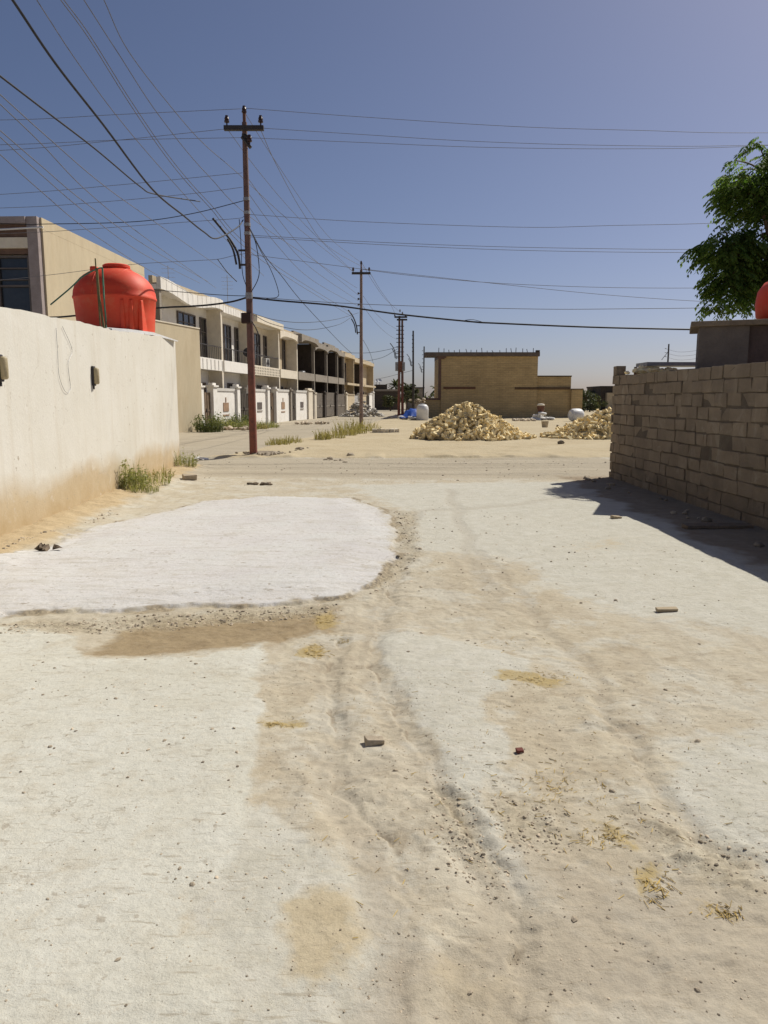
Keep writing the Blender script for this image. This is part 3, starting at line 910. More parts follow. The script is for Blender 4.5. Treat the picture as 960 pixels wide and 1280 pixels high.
q = G(333, 570.5); o.location = (q.x, q.y, gz(q.x, q.y) - 0.02)
tag(o, 'low heap of stony dirt around the foot of the rusty pole', 'dirt heap', kind='stuff')
for (px, py, sx_, sy_, n_, lab, grp) in ((425, 575, 14, 1.6, 7, 'pale lump of mortar on the street right of the rusty pole', 'mortar lumps on the street'),
                                    (375, 563, 10, 1.4, 6, 'broken pale lump on the field edge beyond the rusty pole', 'broken lumps on the field edge')):
    for i in range(n_):
        q = G(px + random.gauss(0, sx_), py + random.gauss(0, sy_))
        o = bpy.data.objects.new('mortar_lump', random.choice(stone_meshes)); C.objects.link(o)
        r = random.uniform(0.04, 0.12)
        o.location = (q.x, q.y, gz(q.x, q.y) + r * .1); o.scale = (r * 1.3, r, r); o.rotation_euler = (0, 0, random.random() * 6)
        tag(o, lab, 'rubble', grp)
k = MB()
for i in range(6):
    k.obox((i * 0.21 - 0.5 + random.uniform(-.02, .02), random.uniform(-.05, .05), 0.1), (0.2, 0.2, 0.2), Euler((0, 0, random.uniform(-.2, .2))).to_matrix(), random.uniform(.8, 1.2), 0.015)
o = k.build('kerb_blocks', M['cream_plaster'])
q = G(481, 543); o.location = (q.x, q.y, gz(q.x, q.y) - 0.03)
tag(o, 'low row of pale blocks set in the sand left of the large brick heap', 'block row')

# ------------------------------------------------------------------ cream perimeter wall (left)
def wl(t):      # t along the wall, 0 = photograph's left margin, 1 = far corner
    return Vector((-4.3 - 0.56 * t, 8.5 + 9.4 * t, 0))
WT = lambda t: 2.62 + 0.36 * t
k = MB()
N = 110
ts = [-1.25 + (2.25) * i / N for i in range(N + 1)]
vs, fs = [], []
for t in ts:
    p = wl(t)
    n = Vector((-0.9982, -0.0595, 0)) * 0.22
    wob = 0.014 * math.sin(t * 9) + 0.009 * math.sin(t * 23) + random.uniform(-0.014, 0.010)
    vs += [p + Vector((0, 0, -0.3)), p + Vector((0, 0, WT(t) + wob)), p + n + Vector((0, 0, WT(t) + wob)), p + n + Vector((0, 0, -0.3))]
for i in range(N):
    a = i * 4
    for j in range(4):
        fs.append((a + j, a + (j + 1) % 4, a + 4 + (j + 1) % 4, a + 4 + j))
fs += [(3, 2, 1, 0), (N * 4, N * 4 + 1, N * 4 + 2, N * 4 + 3)]
k.add(vs, fs)
# return along the cross street
p = wl(1.0)
k.hexa([p + Vector((-0.222, -0.22, -0.3)), p + Vector((-0.222, -0.003, -0.3)), p + Vector((-9.0, 1.2, -0.3)), p + Vector((-9.0, 0.98, -0.3)),
        p + Vector((-0.222, -0.22, WT(1) - .01)), p + Vector((-0.222, -0.003, WT(1) - .01)), p + Vector((-9.0, 1.2, WT(1))), p + Vector((-9.0, 0.98, WT(1)))])
wall_l = k.build('perimeter_wall', M['stained_wall'])
tag(wall_l, 'tall cream plastered yard wall with ochre stained foot on the left', 'wall')
# hairline loose wire on the wall
def on_wall(px, py, off=0.0):
    a = (px - 480) / F; b_ = (640 - py) / F
    dx, dy = a, cp + b_ * sp
    t = (-4.3 + off + 0.0596 * 8.5) / (dx + 0.0596 * dy)
    return Vector((t * dx, t * dy, EYE + t * (b_ * cp - sp)))
pts = [on_wall(x, y, 0.015) for x, y in ((70, 410), (72, 440), (74, 470), (82, 490), (88, 485), (85, 455), (90, 437), (78, 408))]
k = MB(); k.tube(spline(pts, 6), 0.003, 4)
tag(k.build('hanging_wire', M['grey_metal']), 'thin loop of loose wire hanging down the cream wall', 'wire')

def wall_lamp(px, py, lab):
    a = (px - 480) / F; b_ = (640 - py) / F
    # meet the wall plane x = -4.3 - 0.0596 (y - 8.5)
    dx, dy = a, cp + b_ * sp
    t = (-4.3 + 0.0596 * 8.5) / (dx + 0.0596 * dy)
    y = t * dy
    z = EYE + t * (b_ * cp - sp)
    e = empty('wall_lamp', (-4.3 - 0.0596 * (y - 8.5), y, z), math.atan2(-0.0596, -1) + PI)
    k = MB()
    k.box(0.0, 0.05, -0.075, 0.075, -0.20, 0.20)
    k.build('back_plate', M['dark_metal'], e, bevel=0.015)
    k = MB()
    k.lathe([(0.0, -0.17), (0.045, -0.165), (0.062, -0.14), (0.065, 0), (0.062, 0.14), (0.045, 0.165), (0.0, 0.17)], (0.075, 0, 0), n=14)
    k.build('lamp_cover', M['lamp_glass'], e, smooth=True)
    k = MB()
    k.box(0.01, 0.03, -0.02, 0.02, -0.27, -0.19)
    k.build('cable_entry', M['dark_metal'], e)
    e.scale = (0.75, 0.75, 0.75)
    tag(e, lab, 'lamp', 'lamps on the cream wall')
wall_lamp(115.5, 470, 'long amber wall lamp below the red tank, nearer the far wall corner')
wall_lamp(-2, 460, 'amber wall lamp cut by the left edge of the photo')

# flat roof of the little room behind the wall, the loose sheet on its edge
e = empty('outbuilding', (-7.3, 14.6, 0), math.radians(3.4))
k = MB()
k.box(-2.2, 2.2, 0.2, 2.9, 0, 2.70)
k.build('wall', M['cream_plaster'], e)
k = MB()
k.box(-2.25, 2.25, 0.15, 2.95, 2.703, 2.845)
k.build('roof', M['white_plaster'], e)
tag(e, 'low flat roofed room behind the cream wall, carrying the red tank', 'outbuilding')
k = MB()
pt = [P(138, 414, 14.35), P(160, 416, 15.0), P(190, 419, 16.0), P(221, 427, 17.75)]
vs, fs = [], []
for i, q in enumerate(pt):
    h = (0.05, 0.07, 0.06, 0.02)[i]
    vs += [q + Vector((0.03, 0, 0)), q + Vector((-0.55, 0.1, 0.05)), q + Vector((-0.55, 0.1, h + 0.05)), q + Vector((0.03, 0, h))]
for i in range(3):
    for j in range(4):
        fs.append((i * 4 + j, i * 4 + (j + 1) % 4, i * 4 + 4 + (j + 1) % 4, i * 4 + 4 + j))
fs += [(3, 2, 1, 0), (12, 13, 14, 15)]
k.add(vs, fs)
tag(k.build('loose_sheet', M['white_plastic']), 'warped white sheet lying on top of the cream wall under the red tank', 'sheet')

# red water tank: horizontal barrel with moulded feet
def red_tank(loc, rz, a, b_, H, label):
    """moulded loaf shaped tank: superelliptic plan, domed top, slightly drawn-in foot, ribbed feet at one end"""
    e = empty('water_tank', loc, rz)
    seam = H * 0.56
    prof = [(0.90, 0.0), (0.925, 0.06), (0.955, seam * 0.5), (0.99, seam * 0.93), (1.012, seam * 0.955), (1.012, seam * 1.0), (0.998, seam * 1.02)]
    for i in range(1, 11):
        t = i / 10 * PI / 2
        prof.append((max(0.0, math.cos(t)) ** 0.92 * 0.998, seam * 1.02 + (H - seam * 1.02) * math.sin(t)))
    n = 56
    def ring(s_, z):
        out = []
        for k_ in range(n):
            th = 2 * PI * k_ / n
            ex = 2.0 / 2.5
            x = a * math.copysign(abs(math.cos(th)) ** ex, math.cos(th)) * s_
            y = b_ * math.copysign(abs(math.sin(th)) ** ex, math.sin(th)) * s_
            out.append((x, y, z))
        return out
    k = MB()
    vs, fs = [], []
    for s_, z in prof:
        vs += ring(s_, z)
    for i in range(len(prof) - 1):
        for k_ in range(n):
            fs.append((i * n + k_, i * n + (k_ + 1) % n, (i + 1) * n + (k_ + 1) % n, (i + 1) * n + k_))
    fs.append(tuple(range(n - 1, -1, -1)))
    k.add(vs, fs)
    k.build('tank_body', M['red_plastic'], e, angle=40)
    # moulded creases over the dome
    for x0 in (-0.22 * a, 0.42 * a):
        k = MB()
        pts = []
        for i in range(25):
            t = PI * i / 24
            c_ = -math.cos(t)
            zz = math.sin(t)
            lim = max(0.0, 1 - abs(x0 / a) ** 2.2) ** 0.5
            pts.append((x0, c_ * b_ * lim * 1.0, seam * 1.02 + (H - seam * 1.02) * zz * lim + 0.004))
        k.tube(pts, 0.016, 6)
        k.build('mould_rib', M['red_plastic'], e, smooth=True)
    k = MB()
    for x0 in (0.50 * a, 0.685 * a, 0.86 * a):
        yy = -b_ * (max(0.0, 1 - abs(x0 / a) ** 2.5)) ** 0.4
        k.hexa([(x0 - .045, yy - .012, 0), (x0 + .045, yy - .012, 0), (x0 + .04, yy + .3, 0), (x0 - .04, yy + .3, 0),
                (x0 - .035, yy - .006, seam * .86), (x0 + .035, yy - .006, seam * .86), (x0 + .035, yy + .3, seam * .93), (x0 - .035, yy + .3, seam * .93)])
    k.build('moulded_feet', M['red_plastic'], e, bevel=0.015)
    k = MB()
    k.lathe([(0.25, H - 0.10), (0.25, H - 0.01), (0.275, H - 0.005), (0.275, H + 0.04), (0.24, H + 0.06), (0.0, H + 0.065)], (0.06, 0, 0), n=24)
    k.build('lid', M['red_plastic'], e, angle=40)
    k = MB()
    k.box(-0.34, -0.20, -0.40, -0.22, H - 0.32, H - 0.02)
    k.build('inlet_box', M['red_plastic'], e, bevel=0.03)
    tag(e, label, 'water tank')
    return e
k = MB()
for (x_, y_) in ((-6.2, 15.75), (-6.2, 16.6), (-5.1, 15.75), (-5.1, 16.6), (-5.65, 16.2)):
    k.box(x_ - 0.2, x_ + 0.2, y_ - 0.12, y_ + 0.12, 2.848, 2.931, random.uniform(.8, 1.1))
k.box(-6.45, -4.85, 15.6, 15.72, 2.848, 2.930); k.box(-6.45, -4.85, 16.7, 16.82, 2.848, 2.930)
tag(k.build('tank_stand', M['rubble']), 'low block stand under the red tank on the small room roof', 'stand')
TD = 16.2
tc_ = P(146, 413, TD)
red_tank((tc_.x, TD, 2.933), math.radians(-4), 0.81, 0.70, 1.38, 'large red plastic water tank on the cream wall at left')
# green pipe and steel post beside the tank
k = MB()
k.tube([P(131, 416, 14.3), P(124, 372, 14.3), P(121, 335, 14.3)], 0.022, 8)
k.tube([P(126, 414, 14.35), P(119, 323, 14.35)], 0.013, 6)
tag(k.build('steel_post', M['olive_steel']), 'olive steel post strapped upright in front of the red tank', 'post')
k = MB()
k.tube(spline([P(128, 335, 14.3), P(122, 336, 14.3), P(104, 345, 14.2), P(88, 360, 14.1), P(63, 381, 14.0)], 6), 0.014, 6)
k.tube(spline([P(128, 335, 14.3), P(130, 372, 14.32), P(132, 412, 14.33), P(118, 411, 14.1), P(140, 419, 14.6)], 6), 0.016, 6)
tag(k.build('water_pipe', M['green_pipe']), 'thin green water pipe leading from the red tank over the cream wall', 'pipe')

# ------------------------------------------------------------------ block wall (right)
WA, WB = Vector((4.73, 15.75, 0)), Vector((4.86, 0.5, 0))
wd = (WB - WA).normalized()
wn = Vector((1, 0, 0))
LEN = (WB - WA).length
rz_w = math.atan2(wd.y, wd.x)
k = MB()
H = 0.196
Rw = Matrix.Rotation(rz_w, 3, 'Z')
for row in range(12):
    x = -random.uniform(0, 0.03)
    if row % 2: 
        L = random.uniform(0.18, 0.24)
    else:
        L = 0.4
    while x < LEN:
        if random.random() < 0.16: L = random.choice((0.1, 0.2, 0.28))
        if row == 11:
            z0 = row * H - 0.06
        top = (row + 1) * H - 0.06
        if row == 11 and x > 0.02 :
            break
        off = random.gauss(0, 0.008)
        c_ = WA + wd * (x + L / 2) + wn * (0.1 + off)
        tl = random.uniform(0.89, 1.10) * (0.86 if row < 2 else 1.0)
        g_ = 0.006
        zz = row * H - 0.06 + H / 2 + random.gauss(0, 0.004) - x * 0.0014
        k.obox((c_.x, c_.y, zz), (L - g_, 0.2, H - random.uniform(0.012, 0.024)), Rw @ Euler((random.gauss(0, .010), random.gauss(0, .012), random.gauss(0, .014))).to_matrix(), tl, 0.010)
        x += L
        L = 0.4
# mortar core
k.obox(tuple(WA + wd * (LEN / 2 + 0.02) + wn * 0.1 + Vector((0, 0, 10.9 * H / 2 - 0.08))), (LEN - 0.06, 0.165, 10.85 * H), Rw, 0.5)
blk = k.build('block_wall', M['block'], bevel=0.006)
tag(blk, 'unplastered grey concrete block wall in shade on the right', 'wall')
k = MB()
for i in range(40):
    x = random.uniform(-0.1, LEN)
    p = WA + wd * x - wn * random.uniform(0.05, 0.7)
    k.stone((p.x, p.y, gz(p.x, p.y) + 0.015), random.uniform(0.02, 0.09), random.uniform(.6, 1.1))
tag(k.build('wall_rubble', M['stone']), 'small rubble strewn in the shade along the block wall foot', 'rubble', kind='stuff')

# things behind the block wall
SA = P(874.5, 409, 12.2)
e = empty('heater_shed', (SA.x, SA.y, 0), math.radians(-21))
k = MB(); k.box(0, 0.72, 0, 1.5, 0, SA.z); k.build('wall', mat('shed_render', (0.15, 0.125, 0.11), var=0.2), e)
k = MB(); k.box(0.723, 3.2, 0.06, 1.45, 0, SA.z - 0.004); k.build('side_panel', mat('shed_panel', (0.10, 0.072, 0.065), var=0.25), e)
k = MB(); k.box(-0.13, 3.4, -0.10, 1.35, SA.z + 0.003, SA.z + 0.085); k.build('roof_slab', M['dark_wood'], e, bevel=0.01)
a = Vector((0, 0, SA.z + 0.085))
tag(e, 'dark rendered shed with a thin board roof behind the block wall', 'shed')
shed_top = a.z
e = empty('water_tank', (P(985, 402, 12.7).x, 12.7, shed_top + 0.003))
k = MB()
prof = [(0.34, 0), (0.43, 0.03), (0.49, 0.14), (0.51, 0.34), (0.485, 0.54), (0.39, 0.68), (0.22, 0.75), (0.0, 0.77)]
k.lathe(prof, n=28); k.build('tank_body', M['red_plastic'], e, smooth=True)
k = MB(); k.lathe([(0.2, 0.72), (0.2, 0.80), (0.17, 0.82), (0.0, 0.825)], n=18); k.build('lid', M['red_plastic'], e, angle=40)
tag(e, 'red round water tank on the dark shed beneath the tree', 'water tank')
k = MB()
a, b_ = P(795, 454.5, 15.55), P(880, 454.5, 15.55)
k.box(a.x, b_.x, 14.9, 15.55, a.z - 0.07, a.z)
tag(k.build('metal_roof_sheet', M['grey_metal']), 'flat grey metal roof sheet just behind the block wall top', 'roof sheet')
for i in range(4):
    x_, y_ = (5.08, b_.x - 0.1)[i % 2], 15.0 + (i // 2) * 0.45
    k = MB()
    k.tube([(x_, y_, 0), (x_, y_, a.z - 0.07)], 0.03, 6)
    k.build('sheet_post', M['rust_metal'], bpy.data.objects['metal_roof_sheet'])
k = MB()
for i in range(60):
    q = P(814 + random.gauss(0, 12), 466 - abs(random.gauss(0, 3)), 15.0)
    k.stone(q, random.uniform(0.05, 0.12), random.uniform(0.9, 1.4))
k.box(5.1, 6.0, 14.7, 15.3, 0, 2.0)
o = k.build('sand_bags', M['brick_yellow'])
tag(o, 'yellow brick scraps stacked behind the block wall under the metal sheet', 'brick scraps')
k = MB()
k.obox(P(783, 457.5, 15.7) + Vector((0.02, 0, 0.0)), (0.36, 0.2, 0.19), Matrix.Rotation(0.03, 3, 'Z'), 1.0, 0.008)

# ------------------------------------------------------------------ tree behind the block wall
e = empty('neem_tree', (8.6, 16.8, 0))
E0 = e.location.copy()
def loc(p): return Vector(p) - E0
k = MB()
k.tube(spline([(0, 0, -0.1), (0.05, 0, 1.2), (-0.05, 0.05, 2.4), (0.05, 0, 3.4)], 5), [0.20 - 0.07 * i / 15 for i in range(16)], 10)
k.build('trunk', M['bark'], e, smooth=True)
rt = random.Random(3)
blobs = [  # pixel centre, depth, radius x/z and y in metres, number of sprays
    (962, 222, 16.6, 1.05, 0.80, 88), (948, 245, 16.4, 0.80, 0.40, 46), (912, 308, 16.2, 0.60, 0.36, 46), (955, 318, 16.5, 0.75, 0.5, 62), (910, 355, 16.1, 0.36, 0.58, 44), (962, 350, 16.6, 0.60, 0.40, 50),
    (1030, 260, 17.0, 1.5, 1.5, 130), (1090, 250, 17.2, 1.5, 1.4, 90), (1040, 190, 17.4, 1.2, 0.8, 70)]
lv, lf, lt = [], [], []
bw = MB()
hub = Vector((8.65, 16.8, 3.3))
for (px, py, Y, rx, rzv, n) in blobs:
    cen = P(px, py, Y)
    mid = (hub + cen) / 2 + Vector((0, 0, 0.25))
    bw.tube([loc(q) for q in spline([hub, mid, cen], 5)], [0.085 - 0.065 * i / 10 for i in range(11)], 6)
    for i in range(n):
        while True:
            d = Vector((rt.uniform(-1, 1), rt.uniform(-1, 1), rt.uniform(-1, 1)))
            if 0.1 < d.length < 1: break
        base = cen + Vector((d.x * rx, d.y * rx * 0.9, d.z * rzv))
        out = Vector((d.x, d.y, d.z * 0.4))
        out.normalize()
        if i % 3 == 0:
            bw.tube([loc(q) for q in spline([cen, (cen + base) / 2 + Vector((0, 0, .08)), base], 4)], [0.026 - 0.016 * j / 8 for j in range(9)], 4)
        for li in range(7):
            az = math.atan2(out.y, out.x) + rt.gauss(0, 0.9)
            Ld = rt.uniform(0.20, 0.36)
            d0 = Vector((math.cos(az), math.sin(az), rt.uniform(-0.35, 0.45)))
            p0 = base + Vector((rt.gauss(0, .07), rt.gauss(0, .07), rt.gauss(0, .07)))
            tint = min(1, max(0, rt.gauss(0.35, 0.28)))
            npair = 6
            for j in range(npair):
                s_ = (j + 0.7) / npair
                c_ = p0 + d0 * (Ld * s_) + Vector((0, 0, -0.30 * Ld * s_ * s_ * 2.2))
                tang = (d0 + Vector((0, 0, -1.3 * s_))).normalized()
                side = tang.cross(Vector((0, 0, 1)))
                side.normalize()
                for sg in (-1, 1):
                    ld_ = (side * sg * 0.85 + tang * 0.6 + Vector((0, 0, -0.55 + rt.gauss(0, .2)))).normalized()
                    ll = rt.uniform(0.085, 0.135) * (1.1 - 0.4 * abs(s_ - 0.5))
                    ww = ll * 0.20
                    wv = ld_.cross(Vector((rt.gauss(0, .3), rt.gauss(0, .3), 1))).normalized() * ww
                    o_ = len(lv)
                    q0 = loc(c_)
                    lv += [q0, q0 + ld_ * ll * 0.45 + wv, q0 + ld_ * ll, q0 + ld_ * ll * 0.45 - wv]
                    lf.append((o_, o_ + 1, o_ + 2, o_ + 3))
                    lt.append(tint)
k = MB(); k.v, k.f, k.t = [tuple(q) for q in lv], lf, lt
k.build('foliage', M['leaf'], e)
bw.build('branch', M['bark'], e, smooth=True)
tag(e, 'leafy green neem tree hanging over the block wall at right', 'tree')

# ------------------------------------------------------------------ plants
def clump(name, loc_, h, r, n, material, label, cat, group, leafy=0.3, parent=None, seed=0, droop=0.5, wblade=0.006):
    rr = random.Random(seed)
    k = MB()
    for i in range(n):
        a = rr.random() * 2 * PI
        rad = r * math.sqrt(rr.random())
        x, y = rad * math.cos(a), rad * math.sin(a)
        hh = h * rr.uniform(0.35, 1.0) * (1 - 0.45 * (rad / r) ** 2)
        lean = rr.uniform(0.05, droop) * hh
        la = a + rr.gauss(0, 0.8)
        tip = Vector((x + lean * math.cos(la), y + lean * math.sin(la), hh))
        b0 = Vector((x, y, -0.02))
        mid = (b0 + tip) / 2 + Vector((-lean * .12 * math.cos(la), -lean * .12 * math.sin(la), hh * 0.08))
        ta = rr.random() * PI
        wv = Vector((math.cos(ta), math.sin(ta), 0)) * wblade * rr.uniform(.6, 1.4)
        t = min(1, max(0, rr.gauss(0.45, 0.3)))
        k.add([b0 - wv, b0 + wv, mid + wv * .8, tip, mid - wv * .8], [(0, 1, 2, 4), (4, 2, 3)], t)
        if rr.random() < leafy:
            for j in range(rr.randint(4, 9)):
                s_ = rr.uniform(0.25, 1.0)
                c_ = b0.lerp(tip, s_)
                d = Vector((rr.gauss(0, 1), rr.gauss(0, 1), rr.gauss(0.2, .7))).normalized()
                ll = h * rr.uniform(0.05, 0.13)
                wv2 = d.cross(Vector((rr.gauss(0, 1), rr.gauss(0, 1), 1))).normalized() * ll * 0.3
                k.add([c_, c_ + d * ll * .5 + wv2, c_ + d * ll, c_ + d * ll * .5 - wv2], [(0, 1, 2, 3)], min(1, max(0, t + rr.gauss(0, .2))))
    o = k.build(name, material, parent)
    o.location = loc_
    if label:
        tag(o, label, cat, group)
    return o
def at_wall(px, Y, off):
    return Vector((ALLEY_L(Y) + off, Y, gz(ALLEY_L(Y) + off, Y)))
GW = 'weeds along the foot of the cream wall'
clump('weed_clump', at_wall(150, 13.0, 0.22), 0.60, 0.24, 120, M['weed'], 'tallest leafy weed clump at the foot of the cream wall', 'weed', GW, 0.5, seed=1, droop=0.3)
clump('weed_clump', at_wall(0, 12.75, 0.42), 0.24, 0.28, 110, M['weed'], 'low dark leafy weed in front of the tallest wall weed', 'weed', GW, 0.8, seed=2)
clump('weed_clump', at_wall(0, 13.9, 0.30), 0.34, 0.36, 90, M['weed'], 'sprawling pale weed in the middle of the cream wall weeds', 'weed', GW, 0.45, seed=3, droop=0.8)
clump('weed_clump', at_wall(0, 15.0, 0.24), 0.32, 0.25, 60, M['dry'], 'thin dry weed near the far end of the cream wall', 'weed', GW, 0.2, seed=4)
clump('weed_clump', at_wall(0, 17.4, 0.22), 0.48, 0.26, 100, M['weed'], 'upright green weed at the very corner of the cream wall', 'weed', GW, 0.4, seed=5, droop=0.35)
for i, (px, py, h, r, lab, mt) in enumerate([
        (262, 541, 1.15, 0.65, 'dense dark green bush beside the beige wall corner and house gate', 'bush'), (281, 537, 0.85, 0.55, 'smaller grey green bush before the motif panel wall', 'weed'),
        (301, 535, 1.1, 0.6, 'tall green bush left of the rusty pole by a dark gate', 'bush'), (309, 537, 0.7, 0.6, 'thin bush right behind the rusty pole', 'weed'),
        (332, 534, 0.55, 0.9, 'low grassy patch before the second white wall panel', 'weed'), (322, 536, 0.5, 0.6, 'low tuft just right of the rusty pole', 'dry')]):
    q = G(px, py)
    clump('wild_bush', (q.x, q.y, gz(q.x, q.y)), h, r, 230, M[mt], lab, 'bush', 'bushes in front of the houses', 0.7, seed=20 + i, droop=0.6, wblade=0.012)
for i, (px, py, h, r, lab) in enumerate([
        (347, 557, 0.35, 0.45, 'small grass tuft at the road verge nearest the rusty pole'), (362, 555, 0.38, 0.5, 'second small grass tuft on the verge beyond the rusty pole'),
        (403, 551, 0.55, 0.35, 'narrow pale grass tuft at the start of the long verge row'), (417, 549, 0.5, 0.5, 'low pale grass clump in the verge row'),
        (431, 546, 0.95, 0.6, 'tall pale grass clump left of the second pole'), (442, 544, 0.85, 0.6, 'pale grass clump against the second pole foot'), (457, 541, 0.7, 0.7, 'pale grass clump right of the second pole')]):
    q = G(px, py)
    clump('grass_clump', (q.x, q.y, gz(q.x, q.y)), h, r, 120, M['dry'], lab, 'grass', 'grass clumps on the road verge', 0.15, seed=40 + i, droop=0.5, wblade=0.012)

# ------------------------------------------------------------------ house row
HD = Vector((0.1325, 1, 0)).normalized()            # along the row, away from the camera
def front(z):                                       # ground point of the facade line at depth z
    return Vector((-15.5 + 0.1325 * z, z, 0))
RZ = math.atan2(HD.y, HD.x)                         # local x runs along the row, local y into the house

def window(e, x0, x1, y, z0, z1, bars=1, fm='frame'):
    k = MB()
    t = 0.07
    k.box(x0 - t, x0, y - 0.09, y - 0.002, z0 - t, z1 + t); k.box(x1, x1 + t, y - 0.09, y - 0.002, z0 - t, z1 + t)
    k.box(x0, x1, y - 0.09, y - 0.002, z0 - t, z0); k.box(x0, x1, y - 0.09, y - 0.002, z1, z1 + t)
    for i in range(bars):
        xm = x0 + (x1 - x0) * (i + 1) / (bars + 1)
        k.box(xm - 0.025, xm + 0.025, y - 0.07, y - 0.03, z0, z1)
    zm = z0 + (z1 - z0) * 0.72
    k.box(x0, x1, y - 0.068, y - 0.032, zm - 0.025, zm + 0.025)
    f = k.build('window', M[fm], e)
    k = MB()
    k.box(x0, x1, y - 0.028, y - 0.006, z0, z1)
    k.build('pane', M['glass'], f)

def door(e, x0, x1, y, z0, z1, m_='brown_gate'):
    k = MB()
    k.box(x0, x1, y - 0.06, y - 0.004, z0, z1)
    d = k.build('door', M[m_], e)
    k = MB()
    k.box(x1 - 0.14, x1 - 0.09, y - 0.11, y - 0.062, z0 + 1.0, z0 + 1.12)
    k.build('handle', M['dark_metal'], d)

def house(z0, z1, H, label, wallm, inm, rec=0.85, first_fin=False, style='plain', fascia='white_plaster', balc='panel', rail=False, upper=(), lower=True, fin_h=None, slab_out=0.1):
    o = front(z0)
    W = (z1 - z0) / HD.y
    e = empty('terraced_house', o, RZ)
    k = MB()
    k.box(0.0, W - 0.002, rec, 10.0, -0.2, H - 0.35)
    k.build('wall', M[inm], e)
    fins = [W - 0.13] + ([0.13] if first_fin else [])
    for fx in fins:
        k = MB()
        deep = rec > 2
        k.box(fx - 0.125, fx + 0.125, 0.0, 10.2 if fx < 1 else (0.25 if deep else rec + 0.3), -0.2, (fin_h or H) - 0.05)
        if deep:
            k2 = MB()
            k2.box(fx - 0.12, fx + 0.12, 0.252, rec + 0.3, -0.2, H - 0.36)
            k2.build('shaded_fin', M['dark_block'], e)  # rest of the fin, near-black to paint the shade inside the bay
        k.build('side_wall', M[('cream_plaster' if wallm == 'white_plaster' else wallm) if fx > 1 else 'grey_render'], e, bevel=0.01)  # corner house's near end wall is greyer: its shade put into the colour
    k = MB()
    k.box(0.004, W - 0.265, 0.12, 10.1, H - 0.345, H - 0.12)
    k.build('roof', M[wallm], e)
    k = MB()
    n = 26
    for i in range(n):
        x0, x1 = W * i / n, W * (i + 1) / n
        u0, u1 = i / n, (i + 1) / n
        if style == 'wave':
            f_ = lambda u: 0.17 * math.cos(2 * PI * (u * 1.15 - 0.05)) + 0.04
            b0, b1, t0, t1 = H - 0.55 + f_(u0), H - 0.55 + f_(u1), H + 0.05 + f_(u0) * 0.8, H + 0.05 + f_(u1) * 0.8
        elif style == 'arch':
            f_ = lambda u: -0.30 * (2 * u - 1) ** 4 * (1 if u < 0.5 else 0.9)
            b0, b1, t0, t1 = H - 0.36 + f_(u0), H - 0.36 + f_(u1), H + 0.02, H + 0.02
        else:
            b0 = b1 = H - 0.36; t0 = t1 = H + 0.06
        if i % 2 and style in ('wave', 'rib'):
            yy = -slab_out + 0.012
        else:
            yy = -slab_out
        k.hexa([(x0, yy, b0), (x1, yy, b1), (x1, 0.11, b1), (x0, 0.11, b0), (x0, yy, t0), (x1, yy, t1), (x1, 0.11, t1), (x0, 0.11, t0)], random.uniform(0.94, 1.04))
    k.build('fascia', M[fascia], e)
    k = MB()
    k.box(0.0, W, 0.3, 0.5, H - 0.118, H + 0.28)
    k.build('parapet', M['tan_plaster' if wallm == 'white_plaster' else wallm], e)
    # balcony
    k = MB()
    k.box(0.0, W - 0.262, 0.08, rec - 0.002, 3.30, 3.46)
    k.build('balcony_floor', M[wallm], e)
    if balc == 'panel':
        k = MB()
        k.box(0.0, W - 0.262, -0.06, 0.077, 3.28, 3.92)
        if style == 'wave':
            for i in range(14):
                x = 0.2 + (W - 0.6) * i / 13
                k.box(x, x + 0.06, -0.085, -0.061, 3.30, 3.86, 0.8)
        if style == 'pattern':
            for i in range(16):
                x = 0.15 + (W - 0.6) * i / 15
                for j in range(3):
                    k.box(x, x + 0.14, -0.085, -0.061, 3.36 + j * 0.18, 3.46 + j * 0.18, 0.55)
        k.build('balcony_front', M[fascia], e)
    elif balc == 'slab':
        k = MB()
        k.box(0.0, W - 0.262, -0.35, 0.077, 3.26, 3.50)
        k.build('balcony_front', M[fascia], e)
    if rail:
        k = MB()
        k.box(0.03, W - 0.27, -0.01, 0.03, 4.62, 4.67)
        for i in range(int(W / 0.3)):
            x = 0.1 + i * 0.3
            if x < W - 0.3:
                k.box(x, x + 0.025, -0.003, 0.022, 3.93, 4.62)
        k.build('railing', M['dark_metal'], e)
    for (a_, b2, c_, d_, bars) in upper:
        window(e, a_ * W, b2 * W, rec, c_, d_, bars)
    if lower:
        window(e, W * 0.52, W * 0.66, rec, 1.2, 2.6, 1)
        door(e, W * 0.80, W * 0.90, rec, 0.0, 2.6)
        window(e, W * 0.20, W * 0.36, rec, 1.0, 2.6, 1)
    tag(e, label, 'house', 'two storey terraced houses')
    return e, W

Z = [36.7, 45.3, 51.1, 57.7, 63.2, 69.5, 75.1, 80.5, 84.1, 90.3, 96.0, 106.0]
UW = ((0.47, 0.74, 4.6, 6.2, 2), (0.84, 0.93, 3.6, 6.2, 0))
UN = ((0.44, 0.64, 3.6, 6.2, 1), (0.80, 0.89, 3.6, 6.2, 0))
e1, W1 = house(Z[0], Z[1], 7.15, 'white corner house with a wavy ribbed cornice, nearest of the row', 'white_plaster', 'white_plaster', first_fin=True, style='wave', rail=True, upper=UW)
e2, W2 = house(Z[1], Z[2], 7.05, 'white house with a beige balcony band, partly behind the rusty pole', 'white_plaster', 'white_plaster', style='rib', rail=True, fascia='white_plaster', upper=UN)
e3, W3 = house(Z[2], Z[3], 7.1, 'white house with lattice patterned balcony front right of the rusty pole', 'white_plaster', 'cream_plaster', style='pattern', rail=True, slab_out=0.35, fascia='cream_plaster', upper=UN)
